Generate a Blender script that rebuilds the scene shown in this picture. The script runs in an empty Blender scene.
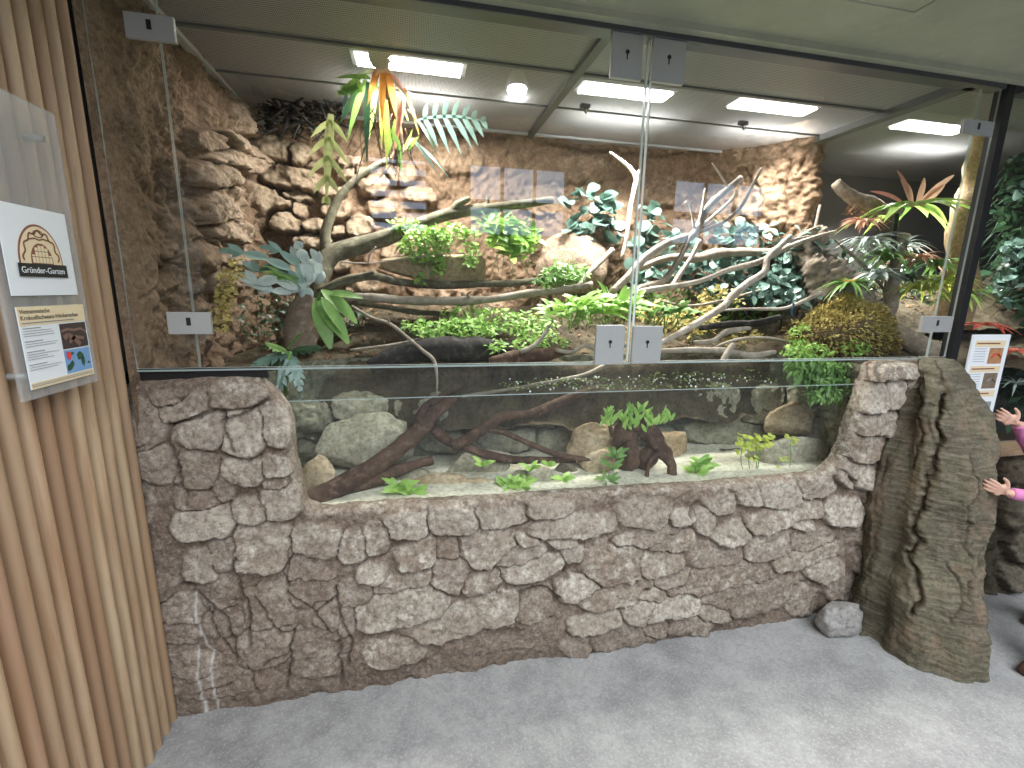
import bpy, bmesh, math, random
import numpy as np
from mathutils import Vector, Matrix
random.seed(7); rng = np.random.default_rng(7)
PI = math.pi
scene = bpy.context.scene
COL = scene.collection
# ------------------------------------------------------------ camera geometry (measured from the vanishing points)
def _n(v):
    v = np.array(v, float); return v/np.linalg.norm(v)
F = 455.0
UP = _n([42, -2224, -455]); XA = np.array([2116., -54., 455.]); XA = _n(XA-XA.dot(UP)*UP)
YA = np.cross(UP, XA)
if YA[2] < 0: YA = -YA
CAM = np.array([0., -1.6, 1.5])
def ray(px, py):
    r = _n([px-512, py-384, F]); return np.array([r.dot(XA), r.dot(YA), r.dot(UP)])
def aty(px, py, y):
    r = ray(px, py); return CAM+r*((y-CAM[1])/r[1])
def atz(px, py, z):
    r = ray(px, py); return CAM+r*((z-CAM[2])/r[2])
def atx(px, py, x):
    r = ray(px, py); return CAM+r*((x-CAM[0])/r[0])
def project(P):
    V = P-CAM
    cx = V[:, 0]*XA[0]+V[:, 1]*YA[0]+V[:, 2]*UP[0]
    cy = V[:, 0]*XA[1]+V[:, 1]*YA[1]+V[:, 2]*UP[1]
    cz = V[:, 0]*XA[2]+V[:, 1]*YA[2]+V[:, 2]*UP[2]
    cz = np.maximum(cz, .05)
    return 512+F*cx/cz, 384+F*cy/cz
def ppm(p):            # pixels per metre at a point
    V = np.array(p)-CAM; return F/(V[0]*XA[2]+V[1]*YA[2]+V[2]*UP[2])
cam = bpy.data.objects.new('camera', bpy.data.cameras.new('camera')); COL.objects.link(cam)
R = Matrix(((XA[0], -XA[1], -XA[2]), (YA[0], -YA[1], -YA[2]), (UP[0], -UP[1], -UP[2])))
cam.matrix_world = Matrix.Translation(Vector(CAM)) @ R.to_4x4()
cam.data.sensor_width = 36; cam.data.lens = F/1024*36; cam.data.clip_start = .02
scene.camera = cam
# ------------------------------------------------------------ noise
def _h(i, j, k, s):
    n = (i.astype(np.uint32)*np.uint32(374761393)) ^ (j.astype(np.uint32)*np.uint32(668265263)) ^ (k.astype(np.uint32)*np.uint32(2246822519)) ^ np.uint32((s*3266489917) & 0xffffffff)
    n = (n ^ (n >> np.uint32(13)))*np.uint32(1274126177); n = n ^ (n >> np.uint32(16))
    return (n & np.uint32(0xffffff)).astype(np.float64)/0xffffff
def noise(P, s=0):
    P = np.asarray(P, float)+100.0
    I = np.floor(P).astype(np.int64); f = P-I; f = f*f*(3-2*f); o = 0
    for a in (0, 1):
        for b in (0, 1):
            for c in (0, 1):
                w = (f[:, 0] if a else 1-f[:, 0])*(f[:, 1] if b else 1-f[:, 1])*(f[:, 2] if c else 1-f[:, 2])
                o = o+w*_h(I[:, 0]+a, I[:, 1]+b, I[:, 2]+c, s)
    return o
def fbm(P, sc=1., oct=4, s=0):
    P = np.asarray(P, float)*sc; a = .5; o = 0; t = 0
    for k in range(oct):
        o = o+a*(noise(P, s+k)*2-1); t += a; a *= .5; P = P*2.03
    return o/t
def sstep(a, b, x):
    t = np.clip((x-a)/(b-a), 0, 1); return t*t*(3-2*t)
# ------------------------------------------------------------ object helpers
def tag(o, label=None, cat=None, group=None, kind=None):
    if label: o['label'] = label
    if cat: o['category'] = cat
    if group: o['group'] = group
    if kind: o['kind'] = kind
    return o
def thing(name, label, cat, loc, group=None):
    o = bpy.data.objects.new(name, None); COL.objects.link(o); o.location = Vector([float(c) for c in loc]); o.empty_display_size = .05
    return tag(o, label, cat, group)
def link(name, me, parent=None):
    o = bpy.data.objects.new(name, me); COL.objects.link(o)
    if parent is not None:
        o.parent = parent
        if parent.type == 'EMPTY': o.matrix_parent_inverse = Matrix.Translation(-parent.location)
    return o
class MB:
    def __init__(s): s.v = []; s.f = []; s.t = []; s.m = []
    def add(s, vs, fs, tone=.5, mi=0):
        b = len(s.v); s.v += [tuple(map(float, v)) for v in vs]; s.t += [tone]*len(vs)
        s.f += [tuple(b+i for i in f) for f in fs]; s.m += [mi]*len(fs)
    def box(s, a, b, mi=0, tone=.5):
        x0, y0, z0 = a; x1, y1, z1 = b
        vs = [(x0,y0,z0),(x1,y0,z0),(x1,y1,z0),(x0,y1,z0),(x0,y0,z1),(x1,y0,z1),(x1,y1,z1),(x0,y1,z1)]
        s.add(vs, [(0,3,2,1),(4,5,6,7),(0,1,5,4),(1,2,6,5),(2,3,7,6),(3,0,4,7)], tone, mi)
    def obox(s, c, X, Y, Z, mi=0, tone=.5):
        c, X, Y, Z = map(np.array, (c, X, Y, Z))
        vs = [c+a*X+b*Y+d*Z for d in (-1, 1) for (a, b) in ((-1,-1),(1,-1),(1,1),(-1,1))]
        s.add(vs, [(0,3,2,1),(4,5,6,7),(0,1,5,4),(1,2,6,5),(2,3,7,6),(3,0,4,7)], tone, mi)
    def tube(s, pts, rad, seg=8, rough=0., tone=.5, sub=4, mi=0, freq=9, flat=1.):
        P = [np.array(p, float) for p in pts]; n = len(P)
        if not hasattr(rad, '__len__'): rad = [rad]*n
        Q = []; Rr = []
        for i in range(n-1):
            p0 = P[max(i-1, 0)]; p1 = P[i]; p2 = P[i+1]; p3 = P[min(i+2, n-1)]
            for k in range(sub):
                t = k/sub
                Q.append(.5*((2*p1)+(-p0+p2)*t+(2*p0-5*p1+4*p2-p3)*t*t+(-p0+3*p1-3*p2+p3)*t**3)); Rr.append(rad[i]*(1-t)+rad[i+1]*t)
        Q.append(P[-1]); Rr.append(rad[-1]); m = len(Q); vs = []; u = None
        for i in range(m):
            d = _n(Q[min(i+1, m-1)]-Q[max(i-1, 0)]+1e-9)
            if u is None: u = np.cross(d, [0, 0, 1]) if abs(d[2]) < .9 else np.cross(d, [1, 0, 0])
            u = _n(u-d*u.dot(d)); w = np.cross(d, u)
            for j in range(seg):
                a = 2*PI*j/seg; vs.append(Q[i]+Rr[i]*(math.cos(a)*u+flat*math.sin(a)*w))
        V = np.array(vs)
        if rough:
            C = np.repeat(np.array(Q), seg, 0); D = V-C; rr = np.linalg.norm(D, axis=1, keepdims=True)
            r0 = np.repeat(np.array(Rr), seg)
            nn = fbm(V, freq, 3, 5)+.5*fbm(V, freq*4, 2, 9)
            V = V+D/(rr+1e-9)*(nn*rough*np.minimum(r0, .05)).reshape(-1, 1)
        fs = [(i*seg+j, i*seg+(j+1) % seg, (i+1)*seg+(j+1) % seg, (i+1)*seg+j) for i in range(m-1) for j in range(seg)]
        fs += [tuple(range(seg))[::-1], tuple((m-1)*seg+j for j in range(seg))]
        s.add(V, fs, tone, mi)
    def ball(s, c, r, seg=12, rings=8, tone=.5, mi=0):
        c = np.array(c, float); r = np.array(r, float)*np.ones(3); vs = [c+r*[0, 0, 1]]
        for i in range(1, rings):
            for j in range(seg):
                a = PI*i/rings; b = 2*PI*j/seg
                vs.append(c+r*[math.sin(a)*math.cos(b), math.sin(a)*math.sin(b), math.cos(a)])
        vs.append(c-r*[0, 0, 1]); n = len(vs)
        fs = [(0, 1+j, 1+(j+1) % seg) for j in range(seg)]
        fs += [(1+(i-1)*seg+j, 1+i*seg+j, 1+i*seg+(j+1) % seg, 1+(i-1)*seg+(j+1) % seg) for i in range(1, rings-1) for j in range(seg)]
        fs += [(n-1, 1+(rings-2)*seg+(j+1) % seg, 1+(rings-2)*seg+j) for j in range(seg)]
        s.add(vs, fs, tone, mi)
    def build(s, name, mats, parent=None, smooth=True):
        me = bpy.data.meshes.new(name); me.from_pydata(s.v, [], s.f); me.update()
        at = me.attributes.new('tone', 'FLOAT', 'POINT'); at.data.foreach_set('value', s.t)
        for m in (mats if isinstance(mats, (list, tuple)) else ([mats] if mats else [])): me.materials.append(m)
        me.polygons.foreach_set('material_index', s.m)
        me.polygons.foreach_set('use_smooth', [smooth]*len(s.f))
        return link(name, me, parent)
def bevel(o, w=.002, seg=2):
    b = o.modifiers.new('bevel', 'BEVEL'); b.width = w; b.segments = seg; b.limit_method = 'ANGLE'; return o
def grid_obj(name, V, nu, nv, mats, attrs=None, keep=None, parent=None, wrap=False):
    idx = np.arange(nu*nv).reshape(nv, nu)
    if wrap: idx = np.hstack([idx, idx[:, :1]])
    a = idx[:-1, :-1].ravel(); b = idx[:-1, 1:].ravel(); c = idx[1:, 1:].ravel(); d = idx[1:, :-1].ravel()
    Fs = np.stack([a, b, c, d], 1)
    if keep is not None:
        Fs = Fs[keep[Fs].all(1)]
        used = np.zeros(len(V), bool); used[Fs.ravel()] = True; mp = np.cumsum(used)-1
        Fs = mp[Fs]; V = V[used]
        if attrs: attrs = {k: v[used] for k, v in attrs.items()}
    me = bpy.data.meshes.new(name); me.vertices.add(len(V)); me.vertices.foreach_set('co', V.astype(np.float32).ravel())
    me.loops.add(Fs.size); me.loops.foreach_set('vertex_index', Fs.astype(np.int32).ravel())
    me.polygons.add(len(Fs)); me.polygons.foreach_set('loop_start', np.arange(len(Fs), dtype=np.int32)*4)
    me.update(calc_edges=True); me.validate()
    me.polygons.foreach_set('use_smooth', np.ones(len(me.polygons), bool))
    for k, v in (attrs or {}).items():
        at = me.attributes.new(k, 'FLOAT', 'POINT'); at.data.foreach_set('value', v.astype(np.float32))
    for m in (mats if isinstance(mats, (list, tuple)) else ([mats] if mats else [])): me.materials.append(m)
    return link(name, me, parent)
# ------------------------------------------------------------ materials
class NT:
    def __init__(s, name):
        s.m = bpy.data.materials.new(name); s.m.use_nodes = True; s.t = s.m.node_tree; s.t.nodes.clear()
        s.out = s.N('ShaderNodeOutputMaterial')
    def N(s, ty, **k):
        n = s.t.nodes.new(ty)
        for a, b in k.items(): setattr(n, a, b)
        return n
    def L(s, a, b): s.t.links.new(a, b)
    def val(s, x, sock):
        if hasattr(x, 'is_linked') or isinstance(x, bpy.types.NodeSocket): s.L(x, sock)
        elif hasattr(x, '__len__') and len(x) == 3 and sock.type == 'RGBA': sock.default_value = (*x, 1)
        else: sock.default_value = x
    def obj(s, scale=(1, 1, 1)):
        c = s.N('ShaderNodeTexCoord'); m = s.N('ShaderNodeMapping'); m.inputs['Scale'].default_value = scale; s.L(c.outputs['Object'], m.inputs['Vector']); return m.outputs[0]
    def noise(s, sc, det=4, rough=.55, vec=None, dist=0):
        n = s.N('ShaderNodeTexNoise'); n.inputs['Scale'].default_value = sc; n.inputs['Detail'].default_value = det; n.inputs['Roughness'].default_value = rough; n.inputs['Distortion'].default_value = dist
        s.L(vec or s.obj(), n.inputs['Vector']); return n.outputs['Fac']
    def ramp(s, x, stops):
        r = s.N('ShaderNodeValToRGB'); e = r.color_ramp.elements
        while len(e) < len(stops): e.new(.5)
        for k, (p, c) in enumerate(stops): e[k].position = p; e[k].color = (*c, 1) if len(c) == 3 else c
        s.L(x, r.inputs[0]); return r.outputs[0]
    def mr(s, x, a, b, c=0., d=1.):
        m = s.N('ShaderNodeMapRange'); m.inputs[1].default_value = a; m.inputs[2].default_value = b; m.inputs[3].default_value = c; m.inputs[4].default_value = d; s.L(x, m.inputs[0]); return m.outputs[0]
    def mix(s, f, a, b, mode='MIX'):
        m = s.N('ShaderNodeMix', data_type='RGBA', blend_type=mode); s.val(f, m.inputs[0]); s.val(a, m.inputs[6]); s.val(b, m.inputs[7]); return m.outputs[2]
    def math(s, op, a, b=0.):
        m = s.N('ShaderNodeMath', operation=op); s.val(a, m.inputs[0]); s.val(b, m.inputs[1]); return m.outputs[0]
    def attr(s, name): return s.N('ShaderNodeAttribute', attribute_name=name).outputs['Fac']
    def bump(s, h, st=.3, d=.01):
        b = s.N('ShaderNodeBump'); b.inputs['Strength'].default_value = st; b.inputs['Distance'].default_value = d; s.L(h, b.inputs['Height']); return b.outputs[0]
    def bsdf(s, col, rough=.6, metal=0, normal=None, spec=.5, coat=0, trans=0, em=None, es=0, alpha=None):
        p = s.N('ShaderNodeBsdfPrincipled'); s.val(col, p.inputs['Base Color']); s.val(rough, p.inputs['Roughness']); p.inputs['Metallic'].default_value = metal
        p.inputs['Specular IOR Level'].default_value = spec; p.inputs['Coat Weight'].default_value = coat
        if normal is not None: s.L(normal, p.inputs['Normal'])
        if em: p.inputs['Emission Color'].default_value = (*em, 1); p.inputs['Emission Strength'].default_value = es
        return p.outputs[0]
    def done(s, sh): s.L(sh, s.out.inputs[0]); return s.m
def plain(name, col, rough=.5, metal=0, spec=.5, nz=.08, sc=30, em=None, es=0):
    t = NT(name); n = t.noise(sc, 3)
    c = t.mix(n, tuple(x*(1-nz) for x in col), tuple(min(1, x*(1+nz)) for x in col))
    return t.done(t.bsdf(c, rough, metal, spec=spec, em=em, es=es))
def rock_mat(name, mud, mud2, st, st2, pale, bump=.6, paleamt=.5, rough=.9, spec=.25, speck=.14):
    t = NT(name); big = t.noise(3.5, 5); fine = t.noise(55, 6, .65); mid = t.noise(14, 5, .6)
    base = t.mix(t.mr(big, .35, .65), mud, mud2)
    stone = t.mix(t.mr(mid, .35, .65), st, st2)
    stone = t.mix(t.mr(t.attr('tone'), 0, 1, 0, .45), stone, pale)
    sm = t.attr('stone')
    c = t.mix(sm, base, stone)
    dust = t.math('MULTIPLY', t.mr(t.noise(24, 7, .75), .47, .60), t.mr(t.noise(7, 4, .6), .38, .6))
    dust = t.math('MULTIPLY', dust, t.math('MULTIPLY', t.math('ADD', sm, .22), paleamt))
    c = t.mix(dust, c, pale)
    c = t.mix(t.mr(fine, .38, .56, .5, 0), c, tuple(x*.45 for x in mud)); c = t.mix(t.mr(t.noise(75, 6, .75), .50, .62, 0, speck), c, pale)
    c = t.mix(t.math('MULTIPLY', t.attr('dark_mask'), .75), c, tuple(x*.35 for x in mud))  # mask darkens the colour in gaps, along cracks and near the floor
    c = t.mix(t.attr('salt'), c, (.62, .6, .56))
    hh = t.math('ADD', t.math('MULTIPLY', fine, .6), t.math('MULTIPLY', t.noise(160, 4, .7), .4))
    return t.done(t.bsdf(c, rough, 0, t.bump(hh, bump, .012), spec=spec))
# ------------------------------------------------------------ rock faces: base surface + stones laid out one by one
def seg_dist(px, py, pl):
    d = np.full(len(px), 1e9)
    for (x0, y0), (x1, y1) in zip(pl[:-1], pl[1:]):
        dx, dy = x1-x0, y1-y0; t = np.clip(((px-x0)*dx+(py-y0)*dy)/(dx*dx+dy*dy+1e-9), 0, 1)
        d = np.minimum(d, np.hypot(px-x0-t*dx, py-y0-t*dy))
    return d
def rock_relief(P, px, py, stones, cracks=(), salts=(), warp=3., hgt=.03, gap=.16, seed=1, mud=.012, bulge=.5, grow=1.):
    W = fbm(P, 14, 3, seed)*warp*1.4; W2 = fbm(P+7.7, 14, 3, seed+3)*warp*1.4
    wx = px+W+fbm(P, 50, 2, seed+8)*warp*.5; wy = py+W2+fbm(P+3, 50, 2, seed+9)*warp*.5
    q1 = np.full(len(P), 9.); q2 = np.full(len(P), 9.); hh = np.zeros(len(P)); hs_ = np.zeros(len(P)); tt = np.zeros(len(P))
    rr = np.random.default_rng(seed)
    for s in stones:
        cx, cy, rx, ry = s[:4]; an = math.radians(s[4] if len(s) > 4 else 5); hs = (s[5] if len(s) > 5 else .6)
        dx = wx-cx; dy = wy-cy; a = dx*math.cos(an)-dy*math.sin(an); b = dx*math.sin(an)+dy*math.cos(an)
        e = 2.6+rr.random()*.8
        q = (np.abs(a/rx/grow)**e+np.abs(b/ry/grow)**e)**(1/e)
        tl = rr.random(); tx = rr.uniform(-.45, .45)
        hv = hs*(1+.28*np.clip(b/ry, -1, 1)*bulge*2+tx*np.clip(a/rx, -1, 1)*.6)*(1-.10*np.clip(q, 0, 1)**2)
        better = q < q1
        q2 = np.where(better, q1, np.minimum(q2, q)); hh = np.where(better, hv, hh); hs_ = np.where(better, hs, hs_); tt = np.where(better, tl, tt); q1 = np.where(better, q, q1)
    prof = 1-sstep(.90, 1.17, q1)
    join = sstep(0, gap, q2-q1)
    near = 1-sstep(1.2, 1.6, q2)
    h = hh*prof*(1-(1-join)*near*.95)*hgt
    m = fbm(P, 5, 4, seed+20)*mud*1.6+fbm(P, 22, 4, seed+22)*mud*.9
    rid = 1-np.abs(fbm(P, 16, 4, seed+30))*2.2
    fine = fbm(P, 45, 4, seed+25)*.006+fbm(P, 9, 3, seed+60)*.009+np.clip(rid-.75, 0, 1)*.004
    dark_mask = np.clip((1-sstep(.02, gap*.75, q2-q1))*(1-sstep(1.05, 1.3, q1)), 0, 1)*.8  # darker where neighbouring stones meet
    h = h+m+fine
    for c in cracks:
        w = c[0]; d = seg_dist(wx, wy, c[1]); h = h-.014*np.exp(-(d/w)**2); dark_mask = np.maximum(dark_mask, np.exp(-(d/(w*.8))**2))
    salt = np.zeros(len(P))
    for c in salts:
        d = seg_dist(px+W*.3, py, c[1]); salt = np.maximum(salt, np.exp(-(d/c[0])**2)*(.6+.4*noise(P*60)))
    sa = np.clip(hs_*1.25-.15, 0, 1)
    return h, {'stone': prof*join*sa, 'tone': tt*prof, 'dark_mask': np.clip(dark_mask, 0, 1), 'salt': np.clip(salt, 0, 1)}
# ------------------------------------------------------------ material set
M_front = rock_mat('front_rock', (.170,.120,.088), (.265,.198,.150), (.265,.200,.148), (.36,.29,.225), (.66,.60,.51), 1., 1., speck=.26)
M_left = rock_mat('side_rock', (.15,.095,.058), (.28,.19,.125), (.30,.215,.145), (.40,.30,.21), (.54,.44,.34), .9, .5)
M_back = rock_mat('back_rock', (.20,.125,.075), (.31,.205,.13), (.30,.215,.14), (.40,.30,.205), (.55,.45,.33), .9, .5)
M_tank = rock_mat('tank_rock', (.15,.15,.105), (.24,.235,.17), (.26,.245,.17), (.36,.33,.24), (.5,.47,.36), .6, .5)
M_grey = plain('weathered_rock', (.32,.31,.29), .9, nz=.25, sc=25)
def m_wood():
    t = NT('larch_slats'); v = t.obj((14, 14, .9)); n = t.noise(3, 6, .6, v); n2 = t.noise(22, 5, .6, t.obj((3, 3, .25)))
    c = t.ramp(t.attr('tone'), [(0, (.30,.185,.11)), (.35, (.42,.29,.18)), (.7, (.52,.38,.24)), (1, (.38,.23,.145))])
    c = t.mix(t.mr(n, .42, .75), c, (.33,.19,.10)); c = t.mix(t.mr(n2, .6, .8), c, (.3,.17,.09))
    return t.done(t.bsdf(c, .55, 0, t.bump(n, .3, .003)))
M_wood = m_wood()
def m_floor():
    t = NT('concrete_floor'); a = t.noise(2.2, 6, .65); b = t.noise(40, 6, .7); c3 = t.noise(9, 5, .7)
    c = t.mix(t.mr(a, .38, .62), (.225,.22,.218), (.345,.338,.33)); c = t.mix(t.mr(c3, .40, .66, 0, .5), c, (.44,.435,.42)); c = t.mix(t.mr(b, .36, .54, .45, 0), c, (.21,.205,.20)); c = t.mix(t.mr(t.noise(95, 4, .75), .5, .66, 0, .5), c, (.52,.51,.5))
    return t.done(t.bsdf(c, .8, 0, t.bump(b, .5, .004), spec=.3))
M_floor = m_floor()
def m_soffit():
    t = NT('green_grey_plaster'); a = t.noise(4, 6, .6); b = t.noise(18, 4)
    c = t.mix(t.mr(a, .35, .65), (.34,.36,.28), (.42,.44,.35)); c = t.mix(t.mr(b, .55, .8, 0, .5), c, (.48,.49,.41))
    return t.done(t.bsdf(c, .85, 0, t.bump(a, .3, .01)))
M_soffit = m_soffit()
M_alu = plain('dark_aluminium', (.10,.105,.12), .4, .6)
M_steel = plain('brushed_steel', (.43,.43,.42), .45, .35, nz=.05, sc=60)
M_black = plain('black_metal', (.012,.012,.014), .35)
M_white = plain('white_board', (.80,.83,.86), .5, nz=.01)
def m_acryl():
    t = NT('acrylic_board'); tr = t.N('ShaderNodeBsdfTransparent'); p = t.bsdf(t.mix(t.noise(20, 3), (.50,.50,.49), (.58,.58,.57)), .3); mx = t.N('ShaderNodeMixShader'); mx.inputs[0].default_value = .34; t.L(tr.outputs[0], mx.inputs[1]); t.L(p, mx.inputs[2]); return t.done(mx.outputs[0])
M_clear = m_acryl()
M_cream = plain('cream_print', (.78,.64,.42), .55, nz=.03)
M_brown = plain('brown_print', (.22,.08,.045), .6)
M_ink = plain('black_print', (.015,.014,.013), .6)
M_mid = plain('grey_print', (.25,.25,.26), .6)
M_blue = plain('map_blue', (.20,.36,.62), .5); M_mapg = plain('map_green', (.03,.09,.04), .6); M_red = plain('map_red', (.70,.05,.05), .6)
M_photo = plain('photo_dark', (.06,.04,.035), .5, nz=.5, sc=60)
def m_glass(name, tint, rough=0.0, f=1.0, ior=1.5):
    t = NT(name); lw = t.N('ShaderNodeLayerWeight'); lw.inputs[0].default_value = .5; fr = t.math('ADD', t.math('MULTIPLY', t.math('POWER', lw.outputs['Facing'], 5.), .95), .042)
    tr = t.N('ShaderNodeBsdfTransparent'); tr.inputs[0].default_value = (*tint, 1)
    gl = t.N('ShaderNodeBsdfGlossy'); gl.inputs['Roughness'].default_value = rough
    mx = t.N('ShaderNodeMixShader'); t.val(t.math('MULTIPLY', fr, f), mx.inputs[0]); t.L(tr.outputs[0], mx.inputs[1]); t.L(gl.outputs[0], mx.inputs[2])
    return t.done(mx.outputs[0])
M_glass = m_glass('clear_glass', (.985,.995,.99), f=.62)
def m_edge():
    t = NT('pale_lit_glass_edge'); tr = t.N('ShaderNodeBsdfTransparent'); tr.inputs[0].default_value = (.75,.85,.82,1)
    p = t.bsdf((.62,.70,.70), .12, spec=.9); mx = t.N('ShaderNodeMixShader'); mx.inputs[0].default_value = .42; t.L(tr.outputs[0], mx.inputs[1]); t.L(p, mx.inputs[2]); return t.done(mx.outputs[0])  # light piped to the glass edges is put into this pale colour
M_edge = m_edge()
def m_edge_glint():
    t = NT('painted_glint_edge'); tr = t.N('ShaderNodeBsdfTransparent'); p = t.bsdf((.86,.92,.92), .1, spec=1.); mx = t.N('ShaderNodeMixShader'); mx.inputs[0].default_value = .8; t.L(tr.outputs[0], mx.inputs[1]); t.L(p, mx.inputs[2]); return t.done(mx.outputs[0])  # whiter copy for top and bottom edges, bright glint painted into the colour
M_edge_glint = m_edge_glint()
def m_water():
    t = NT('tank_water'); nb = t.bump(t.noise(16, 3), .25, .01); lw = t.N('ShaderNodeLayerWeight'); lw.inputs[0].default_value = .5; t.L(nb, lw.inputs[1])
    fr = t.math('ADD', t.math('MULTIPLY', t.math('POWER', lw.outputs['Facing'], 5.), .95), .02)
    tr = t.N('ShaderNodeBsdfTransparent'); tr.inputs[0].default_value = (.96,.985,.95,1)
    gl = t.N('ShaderNodeBsdfGlossy'); gl.inputs['Roughness'].default_value = .02; t.L(nb, gl.inputs['Normal'])
    mx = t.N('ShaderNodeMixShader'); t.L(fr, mx.inputs[0]); t.L(tr.outputs[0], mx.inputs[1]); t.L(gl.outputs[0], mx.inputs[2]); return t.done(mx.outputs[0])
M_water = m_water()
def m_mesh():
    t = NT('expanded_metal_mesh'); c = t.N('ShaderNodeTexCoord'); s = t.N('ShaderNodeSeparateXYZ'); t.L(c.outputs['Object'], s.inputs[0])
    k = 2*PI/.0115
    a = t.math('SINE', t.math('MULTIPLY', t.math('ADD', s.outputs[0], t.math('MULTIPLY', s.outputs[1], .5)), k)); b = t.math('SINE', t.math('MULTIPLY', t.math('SUBTRACT', s.outputs[0], t.math('MULTIPLY', s.outputs[1], .5)), k))
    m = t.math('MULTIPLY', a, b); al = t.math('LESS_THAN', m, .30)
    tr = t.N('ShaderNodeBsdfTransparent'); p = t.bsdf((.36,.355,.35), .5, .3)
    tl = t.N('ShaderNodeBsdfTranslucent'); tl.inputs[0].default_value = (.5,.5,.5,1)
    p2 = t.N('ShaderNodeMixShader'); p2.inputs[0].default_value = .22; t.L(p, p2.inputs[1]); t.L(tl.outputs[0], p2.inputs[2])
    mx = t.N('ShaderNodeMixShader'); t.L(al, mx.inputs[0]); t.L(tr.outputs[0], mx.inputs[1]); t.L(p2.outputs[0], mx.inputs[2]); return t.done(mx.outputs[0])
M_mesh = m_mesh()
def emit(name, col, st):
    t = NT(name); e = t.N('ShaderNodeEmission'); e.inputs[0].default_value = (*col, 1); e.inputs[1].default_value = st; return t.done(e.outputs[0])
M_lamp = emit('lamp_tube', (1, .98, .95), 40); M_sky = emit('daylight_pane', (.55,.74,1), 6.)
# ------------------------------------------------------------ room
def structure(o): o['kind'] = 'structure'; return o
m = MB(); m.box((-4, -8, -.1), (9, 1.4, 0)); structure(m.build('floor', M_floor, smooth=False))
# soffit over the visitors, up to the hall ceiling
m = MB(); m.box((-.87, -.95, 2.372), (6, -.062, 2.42)); m.box((-.87, -.062, 2.352), (6, -.03, 2.42))
m.box((-.87, -.95, 2.42), (6, -.80, 4.6)); structure(m.build('ceiling_soffit', M_soffit, smooth=False))
m = MB(); m.box((1.26, -.285, 2.366), (1.55, -.275, 2.374)); m.box((1.54, -.60, 2.366), (1.55, -.285, 2.374)); m.box((1.26, -.60, 2.366), (1.27, -.285, 2.374))
m.box((1.27, -.60, 2.3695), (1.54, -.285, 2.374)); structure(m.build('trim_1', M_soffit, smooth=False))
m = MB(); m.box((-.86, -.03, 2.335), (2.36, .03, 2.372)); m.box((2.46, -.03, 2.335), (4.6, .03, 2.372)); structure(bevel(m.build('trim_2', M_alu, smooth=False)))
# hall behind the visitors
M_hall = plain('hall_wall', (.13,.125,.115), .9); M_hallc = plain('hall_ceiling', (.30,.30,.30), .9)
m = MB(); m.box((-4, -8, 0), (9, -7.9, 2.55)); m.box((-4, -8, 3.95), (9, -7.9, 4.7))
hw = [(-.75, .35), (1.15, 3.15), (5.6, 7.9)]
xs = [-4]+[v for w in hw for v in w]+[9]
for k in range(0, len(xs), 2): m.box((xs[k], -8, 2.55), (xs[k+1], -7.9, 3.95))
structure(m.build('wall_behind_visitors', M_hall, smooth=False))
for k, (a, b) in enumerate(hw):
    m = MB(); m.box((a, -7.99, 2.55), (b, -7.97, 3.95)); w = structure(m.build('window_%d' % (k+1), M_sky, smooth=False))
    f = MB(); n = max(2, int((b-a)/.6))
    for i in range(n+1): x = a+(b-a)*i/n; f.box((x-.03, -7.97, 2.55), (x+.03, -7.9, 3.95))
    for z in (2.55, 3.12, 3.2, 3.9) if k else (2.55, 2.75, 2.95, 3.15, 3.35, 3.55, 3.75, 3.9): f.box((a, -7.97, z), (b, -7.9, z+.07))
    structure(f.build('window_frame', M_black, w, smooth=False))
m = MB(); m.box((-4, -8, 4.6), (9, -7.5, 4.7)); m.box((-4, -2.0, 4.6), (9, -.9, 4.7)); m.box((-4, -7.5, 4.6), (-1.5, -2.0, 4.7)); m.box((4.5, -7.5, 4.6), (9, -2.0, 4.7)); structure(m.build('ceiling', M_hallc, smooth=False))
m = MB(); m.box((-4.1, -8, 0), (-4, -1.7, 4.7)); m.box((-4.1, -1.8, 0), (-.9, -1.7, 4.7)); structure(m.build('wall_hall_left', M_hall, smooth=False))
m = MB(); m.box((9, -8, 0), (9.1, 1.4, 4.7)); structure(m.build('wall_hall_right', M_hall, smooth=False))
def area(name, loc, sx, sy, e, col=(1, 1, 1), rot=(0, 0, 0), spread=None):
    l = bpy.data.lights.new(name, 'AREA'); l.shape = 'RECTANGLE'; l.size = sx; l.size_y = sy; l.energy = e; l.color = col
    o = bpy.data.objects.new(name, l); COL.objects.link(o); o.location = loc; o.rotation_euler = rot
    if spread: l.spread = spread
    return o
area('skylight_daylight', (1.5, -4.75, 4.66), 6, 5.5, 760, (.90, .95, 1))
w = bpy.data.worlds.new('world'); scene.world = w; w.use_nodes = True
w.node_tree.nodes['Background'].inputs[0].default_value = (.8, .87, 1, 1); w.node_tree.nodes['Background'].inputs[1].default_value = .25
# ------------------------------------------------------------ slatted timber wall, left
m = MB(); y = -.034; k = 0; rr = random.Random(3)
while y > -1.66:
    w_ = .032; tn = rr.random()
    n = 8; pr = [(-.898, y)]+[(-.859+.013*math.sin(PI*i/n)**.5, y-w_*i/n) for i in range(n+1)]+[(-.898, y-w_)]
    vs = [(a, b, z) for z in (0.0, 1.2, 2.7) for a, b in pr]; q = len(pr)
    m.add(vs, [(l*q+i, l*q+i+1, (l+1)*q+i+1, (l+1)*q+i) for l in (0, 1) for i in range(q-1)], tn)
    y -= .05; k += 1
m.box((-.92, -1.7, 0), (-.896, -.03, 4.6), tone=0.0)
structure(m.build('wall_left', M_wood))
m = MB(); m.box((-.90, -.032, 1.24), (-.848, -.026, 2.4)); structure(m.build('trim_3', M_black, smooth=False))
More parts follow.
